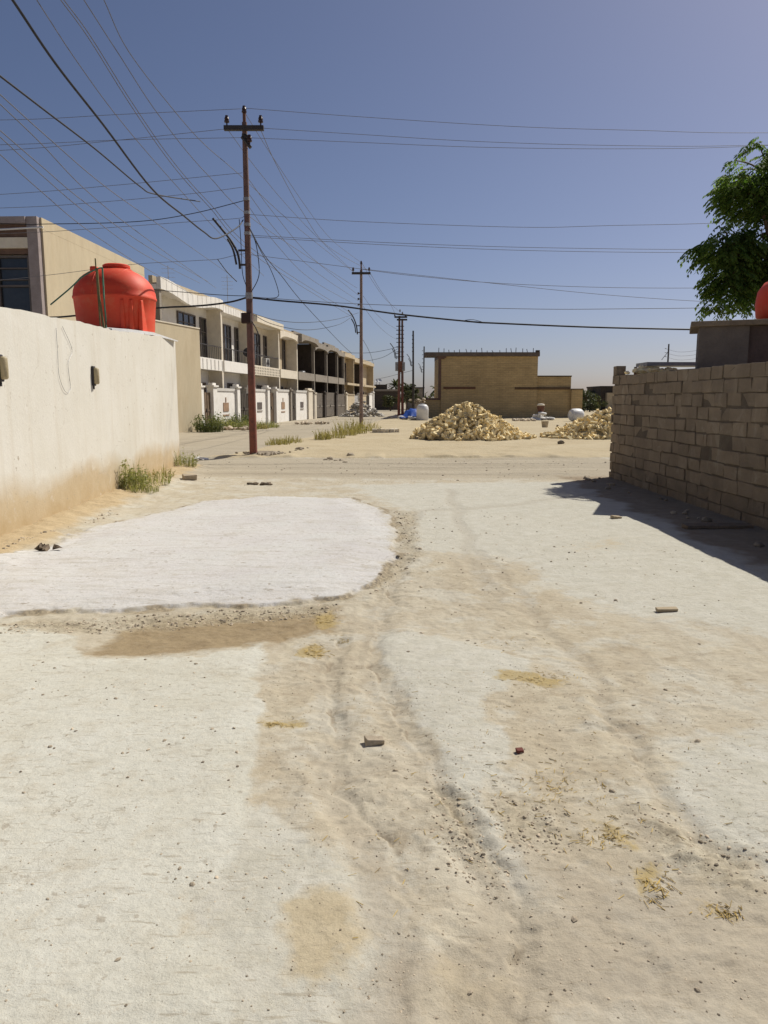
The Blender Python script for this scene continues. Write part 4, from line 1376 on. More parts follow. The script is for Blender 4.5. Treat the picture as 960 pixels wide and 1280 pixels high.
e4, W4 = house(Z[3], Z[4], 6.8, 'cream house with arched cornice between the white and the unfinished houses', 'white_plaster', 'tan_plaster', style='arch', fascia='cream_plaster', upper=((0.70, 0.82, 3.6, 6.3, 0),))
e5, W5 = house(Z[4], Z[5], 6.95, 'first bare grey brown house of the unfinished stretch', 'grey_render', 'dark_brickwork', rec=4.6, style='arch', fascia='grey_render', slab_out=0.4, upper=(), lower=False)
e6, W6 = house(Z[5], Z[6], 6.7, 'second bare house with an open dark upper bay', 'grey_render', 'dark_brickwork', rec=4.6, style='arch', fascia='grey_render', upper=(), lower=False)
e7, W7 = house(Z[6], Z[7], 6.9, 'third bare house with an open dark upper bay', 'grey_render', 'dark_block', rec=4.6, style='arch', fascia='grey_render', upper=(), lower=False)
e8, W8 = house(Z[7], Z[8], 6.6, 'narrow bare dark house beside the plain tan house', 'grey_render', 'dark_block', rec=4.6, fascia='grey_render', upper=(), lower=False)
e9, W9 = house(Z[8], Z[9], 6.7, 'plain tan house left of the second pole, one narrow window', 'tan_plaster', 'tan_plaster', fascia='tan_plaster', balc='slab', upper=((0.72, 0.82, 3.6, 5.8, 0),))
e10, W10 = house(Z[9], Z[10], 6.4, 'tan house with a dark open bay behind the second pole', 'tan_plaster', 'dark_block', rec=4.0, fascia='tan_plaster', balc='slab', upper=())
e11, W11 = house(Z[10], Z[11], 6.5, 'last tan house at the far end with white balcony slab', 'tan_plaster', 'tan_plaster', fascia='tan_plaster', balc='slab', upper=((0.15, 0.24, 3.6, 5.8, 0),), lower=True)
# things on balconies
k = MB()
k.lathe([(0.0, 0.0), (0.15, 0.02), (0.28, 0.08), (0.36, 0.15), (0.35, 0.16), (0.0, 0.03)], (0, 0, 0.0), Matrix.Rotation(math.radians(62), 3, 'X'), 16)
k.tube([(0, 0, 0), (0, 0.1, -0.35), (0, 0.1, -0.7)], 0.03, 6)
o = k.build('satellite_dish', M['dark_metal'])
q = front(50.0) + Vector((0.06, 0, 4.6)); o.location = q
tag(o, 'dark satellite dish on the railing of the house behind the pole', 'satellite dish')
def ac_unit(z, dz, lab, m_='white_plastic'):
    q = front(z)
    e = empty('air_conditioner', q + Vector((-0.45, 0, 3.47 + dz)), RZ)
    k = MB(); k.box(-0.42, 0.42, -0.16, 0.16, 0, 0.62); k.build('casing', M[m_], e, bevel=0.02)
    k = MB(); k.lathe([(0.25, 0), (0.25, 0.02), (0.0, 0.025)], (0.0, -0.163, 0.31), Matrix.Rotation(PI / 2, 3, 'X'), 16); k.build('fan_grille', M['dark_metal'], e)
    tag(e, lab, 'air conditioner', 'balcony air conditioners')
ac_unit(55.6, 0.5, 'white outdoor air conditioner on the lattice balcony')
ac_unit(66.6, 0.0, 'white outdoor air conditioner on the first bare house')
# boundary walls and gates in front of the houses
def bnd(z):
    return front(z) + Vector((0.9913, -0.1314, 0)) * 0.7
def fence_run(z0, z1, label, items, cat='wall', group='yard walls and gates of the houses'):
    """items: (kind, z0, z1); kind: pillar, panel, gate ..."""
    e = empty('yard_wall', bnd(z0), RZ)
    for kd, a_, b2, m_, h in items:
        x0, x1 = (a_ - z0) / HD.y, (b2 - z0) / HD.y
        k = MB()
        if kd == 'pillar':
            k.box(x0, x1, -0.14, 0.22, -0.1, h)
            k.box(x0 - 0.07, x1 + 0.07, -0.21, 0.29, h + 0.003, h + 0.09)
            k.box(x0 + 0.05, x1 - 0.05, -0.09, 0.17, h + 0.093, h + 0.22)
            k.build('pillar', M[m_], e)
        elif kd in ('panel', 'motif', 'vent'):
            k.box(x0, x1, 0.0, 0.2, -0.1, h)
            k.box(x0, x1, -0.05, 0.25, h + 0.003, h + 0.16, 0.75)
            pn = k.build('wall_panel', M[m_], e)
            xm = (x0 + x1) / 2
            if kd == 'motif':
                k = MB(); k.box(xm - 0.45, xm + 0.45, -0.03, -0.003, 0.95, 1.45)
                k.box(xm - 0.06, xm + 0.06, -0.03, -0.003, 1.47, 1.75); k.box(xm - 0.5, xm + 0.5, -0.03, -0.003, 0.70, 0.78)
                k.build('motif', M['motif'], pn)
            if kd == 'vent':
                k = MB(); k.box(xm - 0.5, xm + 0.5, -0.03, -0.003, 1.0, 1.45)
                k.build('letter_opening', M['frame'], pn)
                k = MB(); k.box(xm - 0.55, xm + 0.55, -0.05, -0.003, 0.85, 0.92)
                k.build('sill', M['grey_gate'], pn)
        else:
            k.box(x0 + 0.02, x1 - 0.02, 0.06, 0.11, 0.08, h)
            nb = max(2, int((x1 - x0) / 0.35))
            for i in range(nb + 1):
                x = x0 + 0.04 + (x1 - x0 - 0.12) * i / nb
                k.box(x, x + 0.04, 0.03, 0.058, 0.1, h + (0.1 if kd == 'spike' else 0))
            k.box(x0 + 0.03, x1 - 0.03, 0.025, 0.056, 1.0, 1.08)
            gt = k.build('gate', M[m_], e)
            k = MB(); xm = (x0 + x1) / 2; k.box(xm - 0.03, xm + 0.03, -0.03, 0.024, 0.95, 1.15); k.build('handle', M['dark_metal'], gt)
    tag(e, label, cat, group)
WP = 'white_plaster'
fence_run(39.2, 47.6, 'white panel wall with brown motif and slatted gate before the corner house', [
    ('pillar', 39.2, 39.8, WP, 2.25), ('gate', 39.85, 41.2, 'brown_gate', 2.0), ('pillar', 41.2, 41.8, WP, 2.3), ('motif', 41.8, 45.2, WP, 2.1), ('pillar', 45.2, 45.7, WP, 2.3),
    ('gate', 45.75, 47.9, 'dark_gate', 2.0)])
fence_run(47.95, 53.3, 'white wall with square opening just right of the rusty pole', [
    ('pillar', 47.95, 48.5, WP, 2.3), ('vent', 48.5, 51.5, WP, 2.15), ('pillar', 51.5, 52.0, WP, 2.35), ('gate', 52.05, 53.5, 'brown_gate', 2.1)])
fence_run(53.6, 59.5, 'white wall panel with shield mark before the lattice balcony house', [
    ('pillar', 53.6, 54.0, WP, 2.3), ('motif', 54.0, 57.6, WP, 2.2), ('pillar', 57.6, 58.0, 'grey_render', 2.3), ('gate', 58.05, 59.6, 'dark_gate', 2.1)])
fence_run(59.7, 65.0, 'white gate panel with dark barred opening before the cream house', [
    ('vent', 59.7, 63.4, WP, 2.2), ('pillar', 63.4, 64.9, 'cream_plaster', 2.35)])
fence_run(65.2, 70.6, 'grey boundary wall with wide grey gate before first bare house', [
    ('pillar', 65.2, 65.8, 'grey_render', 2.2), ('panel', 65.8, 67.0, 'cream_plaster', 2.1), ('gate', 67.0, 69.8, 'grey_gate', 2.2), ('pillar', 69.8, 70.5, 'dark_block', 2.2)])
fence_run(70.7, 76.0, 'grey wide gate before the second bare house', [('gate', 70.7, 75.2, 'grey_gate', 2.3), ('pillar', 75.2, 75.9, 'dark_block', 2.2)])
fence_run(76.1, 81.5, 'plain grey gate before the third bare house', [('gate', 76.1, 80.7, 'grey_gate', 2.2), ('pillar', 80.8, 81.4, 'cream_plaster', 2.2)])
fence_run(82.2, 90.0, 'tan yard wall before the plain tan house, partly behind rubble', [('panel', 82.2, 86.5, 'tan_plaster', 2.1), ('gate', 86.6, 89.0, 'white_gate', 2.1), ('pillar', 89.2, 89.9, WP, 2.2)])
fence_run(90.5, 101.0, 'far yard wall with white gate at the end of the row', [('panel', 90.5, 95.0, 'tan_plaster', 2.1), ('gate', 95.1, 97.5, 'dark_gate', 2.1), ('panel', 97.6, 100.4, WP, 2.3), ('pillar', 100.4, 101.0, WP, 2.5)])
# stony spoil in front
k = MB()
rr = random.Random(5)
cx = Vector((-2.2, 74, 0))
for i in range(170):
    a = rr.random() * 2 * PI; d = rr.random() ** 0.7
    h = 2.0 * (1 - d) 
    k.stone((math.cos(a) * d * 2.2, math.sin(a) * d * 1.8, h * rr.uniform(0.2, 1.0)), rr.uniform(0.12, 0.30), rr.uniform(0.7, 1.2))
o = k.build('rubble_heap', M['rubble']); o.location = cx
tag(o, 'heap of whitish rubble beside the second pole in front of houses', 'rubble', kind='stuff')
for i, (px, py, lab) in enumerate(((293, 538, 'pale spoil pile between the bushes before the motif panel'), (388, 530, 'small pile of blocks before the cream house gate'))):
    k = MB()
    for j in range(16):
        k.stone((random.gauss(0, .5), random.gauss(0, .3), 0.1), random.uniform(0.1, 0.25), random.uniform(1.1, 1.8))
    o = k.build('spoil_pile', M['stone']); q = G(px, py); o.location = (q.x, q.y, gz(q.x, q.y))
    tag(o, lab, 'rubble')

# ------------------------------------------------------------------ beige building and its tall wall (left, behind the cream wall)
q0 = P(52, 272, 24.8); q1 = P(180, 333, 33.8)
d_ = Vector((q1.x - q0.x, q1.y - q0.y, 0)); Lb = d_.length
e = empty('beige_building', (q0.x, q0.y, 0), math.atan2(d_.y, d_.x))
k = MB()
k.box(0.02, Lb, 0.0, 9.0, -0.2, q0.z - 0.35)
k.build('wall', M['beige_plaster'], e)
k = MB()
k.box(-0.02, Lb, -0.002, 0.25, q0.z - 0.346, q0.z)           # street parapet
k.box(Lb - 0.2, Lb, 0.252, 9.0, q0.z - 0.346, q0.z)
k.build('parapet', M['beige_plaster'], e)
k = MB(); k.box(-0.22, 0.018, 0.06, 0.40, -0.2, q0.z - 0.003); k.build('corner_pillar', M['mauve_stone'], e, bevel=0.01)
k = MB(); k.box(-0.30, 0.017, 0.402, 9.0, q0.z - 0.22, q0.z - 0.02); k.build('roof_slab', M['mauve_stone'], e)
k = MB(); k.box(-0.14, 0.016, 0.404, 9.0, q0.z - 0.62, q0.z - 0.225); k.build('cornice_band', M['brown_stone'], e)
k = MB(); k.box(-0.20, 0.015, 0.404, 9.0, q0.z - 0.95, q0.z - 0.63, 1.0); k.build('ledge', M['cream_plaster'], e)
k = MB(); k.box(-0.10, 0.014, 0.404, 9.0, q0.z - 1.12, q0.z - 0.955); k.build('tile_band', M['brown_stone'], e)
k = MB()
zt, zb = q0.z - 1.2, 3.4
for i in range(9):
    y = 0.44 + i * 1.0
    k.box(-0.12, -0.04, y, y + 0.06, zb, zt)
for i in range(4):
    zz = zb + (zt - zb) * i / 3.0
    k.box(-0.125, -0.035, 0.44, 9.0, zz - 0.03, zz + 0.03)
for z_ in (zt - .35, zt - .7):
    k.box(-0.11, -0.05, 0.44, 9.0, z_ - 0.02, z_ + 0.02)
f = k.build('window', M['frame'], e)
k = MB(); k.box(-0.03, 0.013, 0.405, 9.0, 0.4, zt + 0.04); k.build('pane', M['glass'], f)
tag(e, 'two storey beige building with barred dark window behind the cream wall', 'building')
k = MB()
a, b_ = P(-20, 288, 24.5), P(54, 284, 24.5)
k.tube([a, b_ ], 0.03, 6)
o = k.build('white_pipe', M['white_gate'])
tag(o, 'white pipe running across the beige building below its roof edge', 'pipe')
a, b_ = P(150, 384, 32.0), P(249, 410.5, 38.5)
d_ = Vector((b_.x - a.x, b_.y - a.y, 0))
e = empty('tall_beige_wall', (b_.x, b_.y, 0), math.atan2(d_.y, d_.x))
k = MB(); k.box(-d_.length, 0, 0, 0.25, -0.2, b_.z - 0.04); k.box(-0.25, -0.003, 0.253, 7, -0.2, b_.z - 0.05); k.build('wall', M['beige_plaster'], e)
k = MB(); k.box(-d_.length, 0.02, -0.03, 0.28, b_.z - 0.037, b_.z + 0.02); k.build('coping', M['cream_plaster'], e)
tag(e, 'tall blank beige wall between the red tank and the white houses', 'wall')

# ------------------------------------------------------------------ brown brick building in the centre
BY = 68.0
bX = lambda px: (px - 480) / 950 * BY
bZ = lambda py: (500 - py) * BY / 960 + 1.6
e = empty('brick_building', (bX(551), BY, 0), 0)
x0 = bX(551)
X_ = lambda px: bX(px) - x0
k = MB()
k.box(X_(551), X_(671), 0, 9, -0.2, bZ(446))
k.box(X_(671) + .002, X_(714), 0.3, 9, -0.2, bZ(471))
k.box(X_(714) + .002, X_(728), 0.02, 8, -0.2, bZ(487))
k.build('wall', M['brickwork'], e)
k = MB(); k.box(X_(527), X_(551) - .002, 0.1, 0.4, -0.2, bZ(500)); k.build('porch_wall', M['brickwork'], e)
k = MB(); k.box(X_(527) - .05, X_(551) - .002, 0.0, 0.5, bZ(500) + .003, bZ(497.5)); k.build('porch_sill', M['brown_stone'], e)
k = MB(); k.box(X_(531), X_(551), -0.25, 2.4, bZ(446) + .003, bZ(441)); k.box(X_(551) + .002, X_(672.5), -0.25, 9.2, bZ(446) + .003, bZ(441)); k.build('roof_slab', mat('dark_slab', (0.15, 0.12, 0.10), var=0.25), e)
k = MB()
k.box(X_(551) - 0.22, X_(551) - .003, -0.05, 0.5, bZ(498), bZ(446)); k.box(X_(547), X_(555), -0.12, -.055, bZ(449.5), bZ(446)); k.box(X_(545), X_(557), -0.16, -.12, bZ(448), bZ(446))
k.build('porch_post', M['brown_stone'], e)
k = MB(); k.box(X_(554), X_(594), -0.06, -.004, bZ(486.5), bZ(483.5)); k.build('lintel', mat('lintel_stone', (0.16, 0.085, 0.05)), e)
k = MB(); k.box(X_(643), X_(671), -0.05, -.004, bZ(487), bZ(484)); k.box(X_(671) + .01, X_(713), 0.15, .296, bZ(487), bZ(484)); k.build('ledge', mat('ledge_stone', (0.13, 0.085, 0.05)), e)
k = MB(); k.box(X_(671), X_(714.5), 0.2, 9.05, bZ(471) + .003, bZ(469.5)); k.box(X_(714.6), X_(728.5), -.05, 8.05, bZ(487) + .003, bZ(485.8)); k.build('coping', M['dark_brickwork'], e)
rr = random.Random(2)
for px in range(546, 672, 7):
    k = MB()
    x = X_(px + rr.uniform(-2, 2)); hh = rr.uniform(0.15, 0.42)
    k.tube([(x, 0.1, bZ(441)), (x + rr.gauss(0, .03), 0.1, bZ(441) + hh)], 0.03, 5)
    k.build('rebar_stub', M['dark_metal'], e)
k = MB(); k.box(X_(668), X_(672.4), -0.2, 0.2, bZ(441) + .003, bZ(438.5)); k.build('corner_block', M['dark_brickwork'], e)
tag(e, 'half built brown brick building with flat dark roof beyond the brick heaps', 'building')

# ------------------------------------------------------------------ brick heaps
base_brick = MB()
base_brick.box(-0.12, 0.12, -0.058, 0.058, -0.036, 0.036)
bmesh_variants = []
for t in (0.72, 0.88, 1.0, 1.12, 1.25):
    k = MB(); k.box(-0.135, 0.135, -0.063, 0.063, -0.04, 0.04, t); bmesh_variants.append(k.mesh('loose_brick', M['brick_yellow']))
def heap(cx, cy, rx, ry, h, n_indiv, n_rest, label_b, label_s, group, profile, seed):
    rr = random.Random(seed)
    pos = []
    for i in range(n_indiv + n_rest):
        a = rr.random() * 2 * PI
        d = math.sqrt(rr.random())
        x, y = math.cos(a) * d, math.sin(a) * d
        z = profile(x, y) * h
        if z < 0: z = 0
        if i % 24 == 0:
            f_ = rr.uniform(0.98, 1.12) / max(d, 0.05); x *= f_; y *= f_; z = 0
        pos.append((cx + x * rx + rr.gauss(0, .05), cy + y * ry + rr.gauss(0, .05), max(0.04, z + rr.gauss(0, .04))))
    # core under the loose bricks
    # nearest and highest ones become bricks of their own
    pos.sort(key=lambda p: p[1] - 0.8 * p[2])
    for i, p in enumerate(pos[:n_indiv]):
        o = bpy.data.objects.new('loose_brick', rr.choice(bmesh_variants))
        C.objects.link(o)
        o.location = (p[0], p[1], p[2] + gz(p[0], p[1]))
        o.rotation_euler = (rr.gauss(0, .7), rr.gauss(0, .7), rr.random() * 6.28)
        tag(o, label_b, 'brick', group)
    k = MB()
    for p in pos[n_indiv:]:
        k.obox((p[0], p[1], p[2] + gz(p[0], p[1])), (0.27, 0.125, 0.08), Euler((rr.gauss(0, .7), rr.gauss(0, .7), rr.random() * 6.28)).to_matrix(), rr.uniform(.72, 1.25))
    nseg, nr = 28, 8
    vs, fs = [(cx, cy, profile(0, 0) * h + gz(cx, cy) - 0.05)], []
    for j in range(1, nr + 1):
        for i in range(nseg):
            a = 2 * PI * i / nseg; d = j / nr
            x, y = math.cos(a) * d, math.sin(a) * d
            vs.append((cx + x * rx, cy + y * ry, max(-0.05, profile(x, y) * h - 0.08) + gz(cx + x * rx, cy + y * ry)))
    for i in range(nseg):
        fs.append((0, 1 + i, 1 + (i + 1) % nseg))
        for j in range(nr - 1):
            a0_, b0_ = 1 + j * nseg + i, 1 + j * nseg + (i + 1) % nseg
            fs.append((a0_, a0_ + nseg, b0_ + nseg, b0_))
    k.add(vs, fs, 0.55)  # core tinted darker, painting shade into the gaps between bricks
    o = k.build('brick_heap', M['brick_yellow'])
    tag(o, label_s, 'brick heap', kind='stuff')
pr1 = lambda x, y: (1 - math.hypot(x + 0.10, y)) ** 0.9 * 1.18 if math.hypot(x + 0.10, y) < 1 else 0
ca, cb = P(519, 552, 30.3), P(666, 552, 30.3)
heap((ca.x + cb.x) / 2 , 31.0, (cb.x - ca.x) / 2 * 0.98, 1.9, 1.22, 195, 900, 'loose yellow brick in the large heap before the brown brick building',
     'rest of the large heap of yellow bricks', 'bricks of the large heap', pr1, 1)
pr2 = lambda x, y: (1 - math.hypot(x - 0.1, y)) ** 0.75 * 1.05 if math.hypot(x - 0.1, y) < 1 else 0
ca, cb = P(692, 551, 30.6), P(835, 551, 30.6)
heap((ca.x + cb.x) / 2, 31.4, (cb.x - ca.x) / 2, 1.9, 1.05, 105, 700, 'loose yellow brick in the smaller heap beside the block wall end',
     'rest of the smaller heap of yellow bricks', 'bricks of the smaller heap', pr2, 2)
# brick dust sheet foot of small heap
k = MB()
for i in range(26):
    q = G(random.uniform(684, 712), random.uniform(546, 549.5))
    k.obox((q.x, q.y, gz(q.x, q.y) + 0.06 + random.uniform(0, .06)), (0.24, 0.11, 0.07), Euler((random.gauss(0, .3), random.gauss(0, .3), random.random() * 6)).to_matrix(), random.uniform(.5, .8))
tag(k.build('brick_scraps', M['brick_yellow']), 'darker broken brick scraps trailing left from the smaller heap', 'brick scraps', kind='stuff')

# white drum (mixer barrel) beyond the small heap
q = G(716, 527.5)
e = empty('plastic_barrel', (q.x + 0.25, q.y, gz(q.x, q.y)), math.radians(-155))
Rx = Matrix.Rotation(PI / 2, 3, 'Y')
k = MB()
k.lathe([(0.20, -0.55), (0.46, -0.45), (0.53, -0.30), (0.545, 0.0), (0.53, 0.35), (0.47, 0.52), (0.30, 0.60), (0.27, 0.60), (0.27, 0.60)], (0, 0, 0.53), Rx, 24)
k.build('drum', M['white_plastic'], e, angle=45)
k = MB(); k.lathe([(0.27, 0.603), (0.31, 0.61), (0.31, 0.66), (0.25, 0.66), (0.25, 0.612)], (0, 0, 0.53), Rx, 20); k.build('rim', M['white_plastic'], e)
k = MB(); k.lathe([(0.249, 0.606), (0.15, 0.603), (0.0, 0.602)], (0, 0, 0.53), Rx, 20); k.build('mouth', mat('mouth_dark', (0.012, 0.012, 0.012), var=0.1), e)  # near-black disc: the shaded inside of the drum painted as flat colour
tag(e, 'white barrel with a black mouth lying beside the smaller brick heap', 'barrel')
e.scale = (0.88, 0.88, 0.88)
# stacked sacks with rusty bucket
q = G(676, 525.5)
rr = random.Random(9)
for i in range(13):
    lay = 0 if i < 8 else (1 if i < 12 else 2)
    k = MB()
    k.lathe([(0.0, -0.36), (0.15, -0.32), (0.2, -0.15), (0.21, 0.1), (0.18, 0.3), (0.0, 0.36)], (0, 0, 0), Rx, 10)
    o = k.build('cement_sack', M['white_sack'], smooth=True)
    o.scale = (1, 1, 0.6)
    o.location = (q.x + rr.uniform(-1.0, 1.0) * (1 - lay * 0.35) + 0.2, q.y + rr.uniform(-.4, .4), 0.12 + lay * 0.2 + gz(q.x, q.y))
    o.rotation_euler = (0, rr.gauss(0, .15), rr.random() * 3)
    tag(o, 'pale crumpled sack in the low pile under the rusty bucket', 'sack', 'sacks piled in front of the brick building')
e = empty('rusty_bucket', (q.x - 0.05, q.y - 0.1, gz(q.x, q.y) + 0.62))
k = MB(); k.lathe([(0.22, 0), (0.26, 0.2), (0.30, 0.5), (0.28, 0.5), (0.25, 0.3), (0.0, 0.28)], n=16); k.build('pail', M['rust_metal'], e, angle=40)
k = MB(); k.lathe([(0.31, 0.503), (0.30, 0.60), (0.2, 0.66), (0.0, 0.68)], n=14); k.build('cloth_cover', M['cream_plaster'], e, smooth=True)
tag(e, 'rusty bucket with a pale cover standing on the sack pile', 'bucket')
q = G(681, 535)
e = empty('mortar_pail', (q.x, q.y, gz(q.x, q.y)))
e.scale = (0.8, 0.8, 0.8)
k = MB(); k.lathe([(0.20, 0), (0.24, 0.25), (0.27, 0.46), (0.25, 0.46), (0.22, 0.2), (0.0, 0.18)], n=16); k.build('pail', M['tan_plaster'], e, angle=40)
k = MB(); k.tube(spline([(-0.26, 0, 0.44), (-0.18, 0.05, 0.58), (0, .07, 0.62), (0.18, 0.05, 0.58), (0.26, 0, 0.44)], 4), 0.012, 5); k.build('handle', M['dark_metal'], e)
tag(e, 'tan pail on the sand in front of the sack pile', 'bucket')
for (px, py, lab) in ((697, 534, 'small dark block on the sand right of the tan pail'), (701, 556.5, 'single dark stone on the sand before the smaller brick heap')):
    q = G(px, py); k = MB(); k.stone((0, 0, .05), 0.13, 0.6); o = k.build('field_stone', M['stone']); o.location = (q.x, q.y, gz(q.x, q.y))
    tag(o, lab, 'stone')
k = MB()
for i in range(60):
    q = G(random.uniform(640, 668), random.uniform(525.2, 526.8)); k.stone((q.x, q.y, 0.08), random.uniform(0.08, 0.2), random.uniform(1.2, 2.0))
tag(k.build('sand_spill', M['stone']), 'spill of pale sand along the foot of the brown brick building', 'sand', kind='stuff')

# ------------------------------------------------------------------ poles
def insulator(k, x, y, z, s=1.0):
    k.lathe([(0.02, 0), (0.02, 0.07), (0.065, 0.08), (0.07, 0.12), (0.045, 0.14), (0.065, 0.155), (0.055, 0.20), (0.04, 0.22), (0.042, 0.25), (0.0, 0.265)], (x, y, z), None, 10)
    if s != 1.0:
        pass

def swept_arm(k, pts, r):
    k.tube(spline(pts, 6), r, 6)

def pole(px, pyb, pyt, Y, rb, rt_, material, label, arm=1.3, armz=0.75, lean=0.0, pya=162):
    a, t = P(px, pyb, Y), P(px, pyt, Y)
    Hh = t.z
    topx = P(px + lean, pyt, Y).x - a.x
    gzv = gz(a.x, Y)
    e = empty('utility_pole', (a.x, Y, gzv))
    H0 = P(px, pya - 9 * 21.4 / Y, Y).z - gzv
    k = MB()
    n = 14
    k.tube([(topx * i / n * (H0 / Hh), 0, -0.3 + (H0 + 0.3) * i / n) for i in range(n + 1)], [rb + (rt_ - rb) * i / n for i in range(n + 1)], 14)
    k.build('shaft', material, e, angle=50)
    if arm:
        za = P(px, pya, Y).z - gzv
        k = MB()
        k.box(topx - arm / 2, topx + arm / 2, -rt_ - 0.10, -rt_ + 0.02, za - 0.06, za + 0.06)
        k.build('crossarm', M['dark_metal'], e, bevel=0.008)
        k = MB()
        k.tube([(topx, 0, H0 - 0.02), (topx, 0, t.z - gzv - 0.2)], 0.045, 8)
        k.build('top_pin', M['rust_metal'], e)
        for dx in (-arm / 2 + 0.08, arm / 2 - 0.08):
            k = MB(); insulator(k, topx + dx, -rt_ - 0.04, za + 0.063); k.build('insulator', M['insulator'], e, angle=50)
        k = MB(); insulator(k, topx, 0, t.z - gzv - 0.26); k.build('insulator', M['insulator'], e, angle=50)
    return e, topx, H0
e, tx, H0 = pole(317, 571, 132, 21.4, 0.112, 0.068, M['rusty_pole'], '', arm=1.06, lean=-12)
zat = lambda py: P(310, py, 21.4).z - e.location.z
xat = lambda px, py: P(px, py, 21.4).x - e.location.x
k = MB()
k.tube([(xat(303, 172), -0.05, zat(172)), (xat(314, 186), -0.1, zat(186))], 0.05, 6)
k.tube([(xat(304, 168), 0, zat(168)), (xat(313, 175), -0.1, zat(175))], 0.06, 6)
k.build('cable_clamp', M['dark_metal'], e)
k = MB(); insulator(k, xat(313, 183), -0.12, zat(183)); k.build('insulator', M['insulator'], e, angle=50)
k = MB()
swept_arm(k, [(xat(266, 273), 0, zat(273)), (xat(276, 285), 0, zat(285)), (xat(288, 300), 0, zat(300)), (xat(296, 314), 0, zat(314)), (xat(299, 325), 0, zat(325)), (xat(300, 336), 0, zat(336))], 0.035)
swept_arm(k, [(xat(285, 299), -.05, zat(299)), (xat(292, 313), -.05, zat(313)), (xat(296, 331), -.05, zat(331))], 0.03)
k.tube([(xat(298, 313), 0, zat(313)), (xat(308, 313), 0, zat(313))], 0.03, 6)
k.tube([(xat(300, 331), 0, zat(331)), (xat(309, 331), 0, zat(331))], 0.03, 6)
k.build('lamp_bracket', M['dark_metal'], e, smooth=True)
k = MB(); k.box(xat(303, 390), xat(315, 390), -0.24, -0.09, zat(405), zat(392), 1); k.build('junction_box', mat('box_brown', (0.05, 0.03, 0.025)), e, bevel=0.02)
k = MB()
for py in (249, 266, 281, 292, 372, 368):
    rr_ = 0.112 + (0.068 - 0.112) * zat(py) / H0 + 0.012
    c0 = tx * zat(py) / P(310, 132, 21.4).z
    k = MB(); k.lathe([(rr_, -0.04), (rr_, 0.04)], (c0, 0, zat(py)), None, 14); k.build('clamp_band', M['grey_metal'], e)
tag(e, 'tall rusty red brown utility pole in the middle left, nearest pole', 'utility pole')

def bracket_small(e, Y, px0, py, topx):
    k = MB()
    ex, ez = e.location.x, e.location.z
    q = lambda a, b_: (P(a, b_, Y).x - ex, 0, P(a, b_, Y).z - ez)
    s = 21.4 / Y
    w0 = 32 * s
    k.tube(spline([q(px0 - w0, py - 62 * s), q(px0 - w0 * 0.62, py - 45 * s), q(px0 - w0 * 0.35, py - 22 * s), q(px0 - w0 * 0.27, py)], 5), 0.04, 6)
    k.tube(spline([q(px0 - w0 * 0.75, py - 40 * s), q(px0 - w0 * 0.5, py - 24 * s), q(px0 - w0 * 0.40, py - 4 * s)], 5), 0.035, 6)
    k.tube([q(px0 - w0 * 0.3, py - 5 * s), q(px0, py - 5 * s)], 0.03, 6)
    k.tube([q(px0 - w0 * 0.38, py - 22 * s), q(px0, py - 22 * s)], 0.03, 6)
    k.build('lamp_bracket', M['dark_metal'], e, smooth=True)
def hooks(e, Y, px, pys):
    ex, ez = e.location.x, e.location.z
    for py in pys:
        q = P(px, py, Y)
        k = MB(); k.lathe([(0.03, 0), (0.055, 0.03), (0.04, 0.06), (0.055, 0.09), (0.0, 0.12)], (q.x - ex, -0.02, q.z - ez), None, 8); k.tube([(q.x - ex, -.02, q.z - ez + .05), (q.x - ex + .2, 0, q.z - ez + .05)], 0.02, 5)
        k.build('spool_insulator', M['insulator'], e)
e, tx, H0 = pole(451.5, 537, 326, 43.5, 0.12, 0.075, M['pole2'], '', arm=1.05, pya=342)
bracket_small(e, 43.5, 451, 418, tx); hooks(e, 43.5, 448, (368, 375, 382))
tag(e, 'second grey utility pole standing in the pale verge grass', 'utility pole')
# H pole with transformer
Y = 66.0
e = empty('transformer_pole', (P(499.5, 523, Y).x, Y, gz(P(499.5, 523, Y).x, Y)))
ex, ez = e.location.x, e.location.z
q = lambda a, b_: (P(a, b_, Y).x - ex, 0, P(a, b_, Y).z - ez)
for (px, top, dy) in ((498.5, 395, 0.0), (503.2, 398, 0.25)):
    a, t = q(px, 524), q(px + (0.8 if px < 500 else -.3), top)
    k = MB(); k.tube([(a[0], dy, -0.3), (t[0], dy, t[2])], [0.13, 0.09], 10); k.build('shaft', M['rusty_pole'], e, angle=50)
k = MB(); a, t = q(493, 396.5), q(509, 396.5)
k.box(a[0], t[0], -0.16, -0.06, a[2] - 0.07, a[2] + 0.07); b_ = q(496, 399.8); k.box(b_[0], t[0], -0.16, -0.06, b_[2] - 0.07, b_[2] + 0.07); k.build('crossarm', M['dark_metal'], e)
for (px, py) in ((493.5, 395), (500, 389), (503, 392), (507, 395)):
    k = MB(); z_ = q(px, py); insulator(k, z_[0], -0.1, z_[2] - 0.12); k.build('insulator', M['insulator'], e)
k = MB(); a, t = q(494, 464), q(506, 453)
k.box(a[0], t[0], -0.75, -0.14, a[2], t[2])
for i in range(6):
    x = a[0] + (t[0] - a[0]) * (i + .5) / 6
    k.box(x - 0.02, x + 0.02, -0.82, -0.752, a[2] + .06, t[2] - .06)
k.build('transformer', M['grey_metal'], e, bevel=0.02)
k = MB(); a2, t2 = q(497.5, 466), q(502.5, 452)
k.box(a2[0], t2[0], -0.86, -0.83, a2[2], t2[2]); k.build('transformer_door', M['rust_metal'], e)
for i, py in enumerate((408, 413, 418, 423, 428, 434, 440, 446)):
    z_ = q(497, py); k = MB(); k.box(z_[0] - 0.12, z_[0] + 0.55, -0.14, -0.1, z_[2] - 0.03, z_[2] + 0.03); k.build('climbing_step', M['dark_metal'], e)
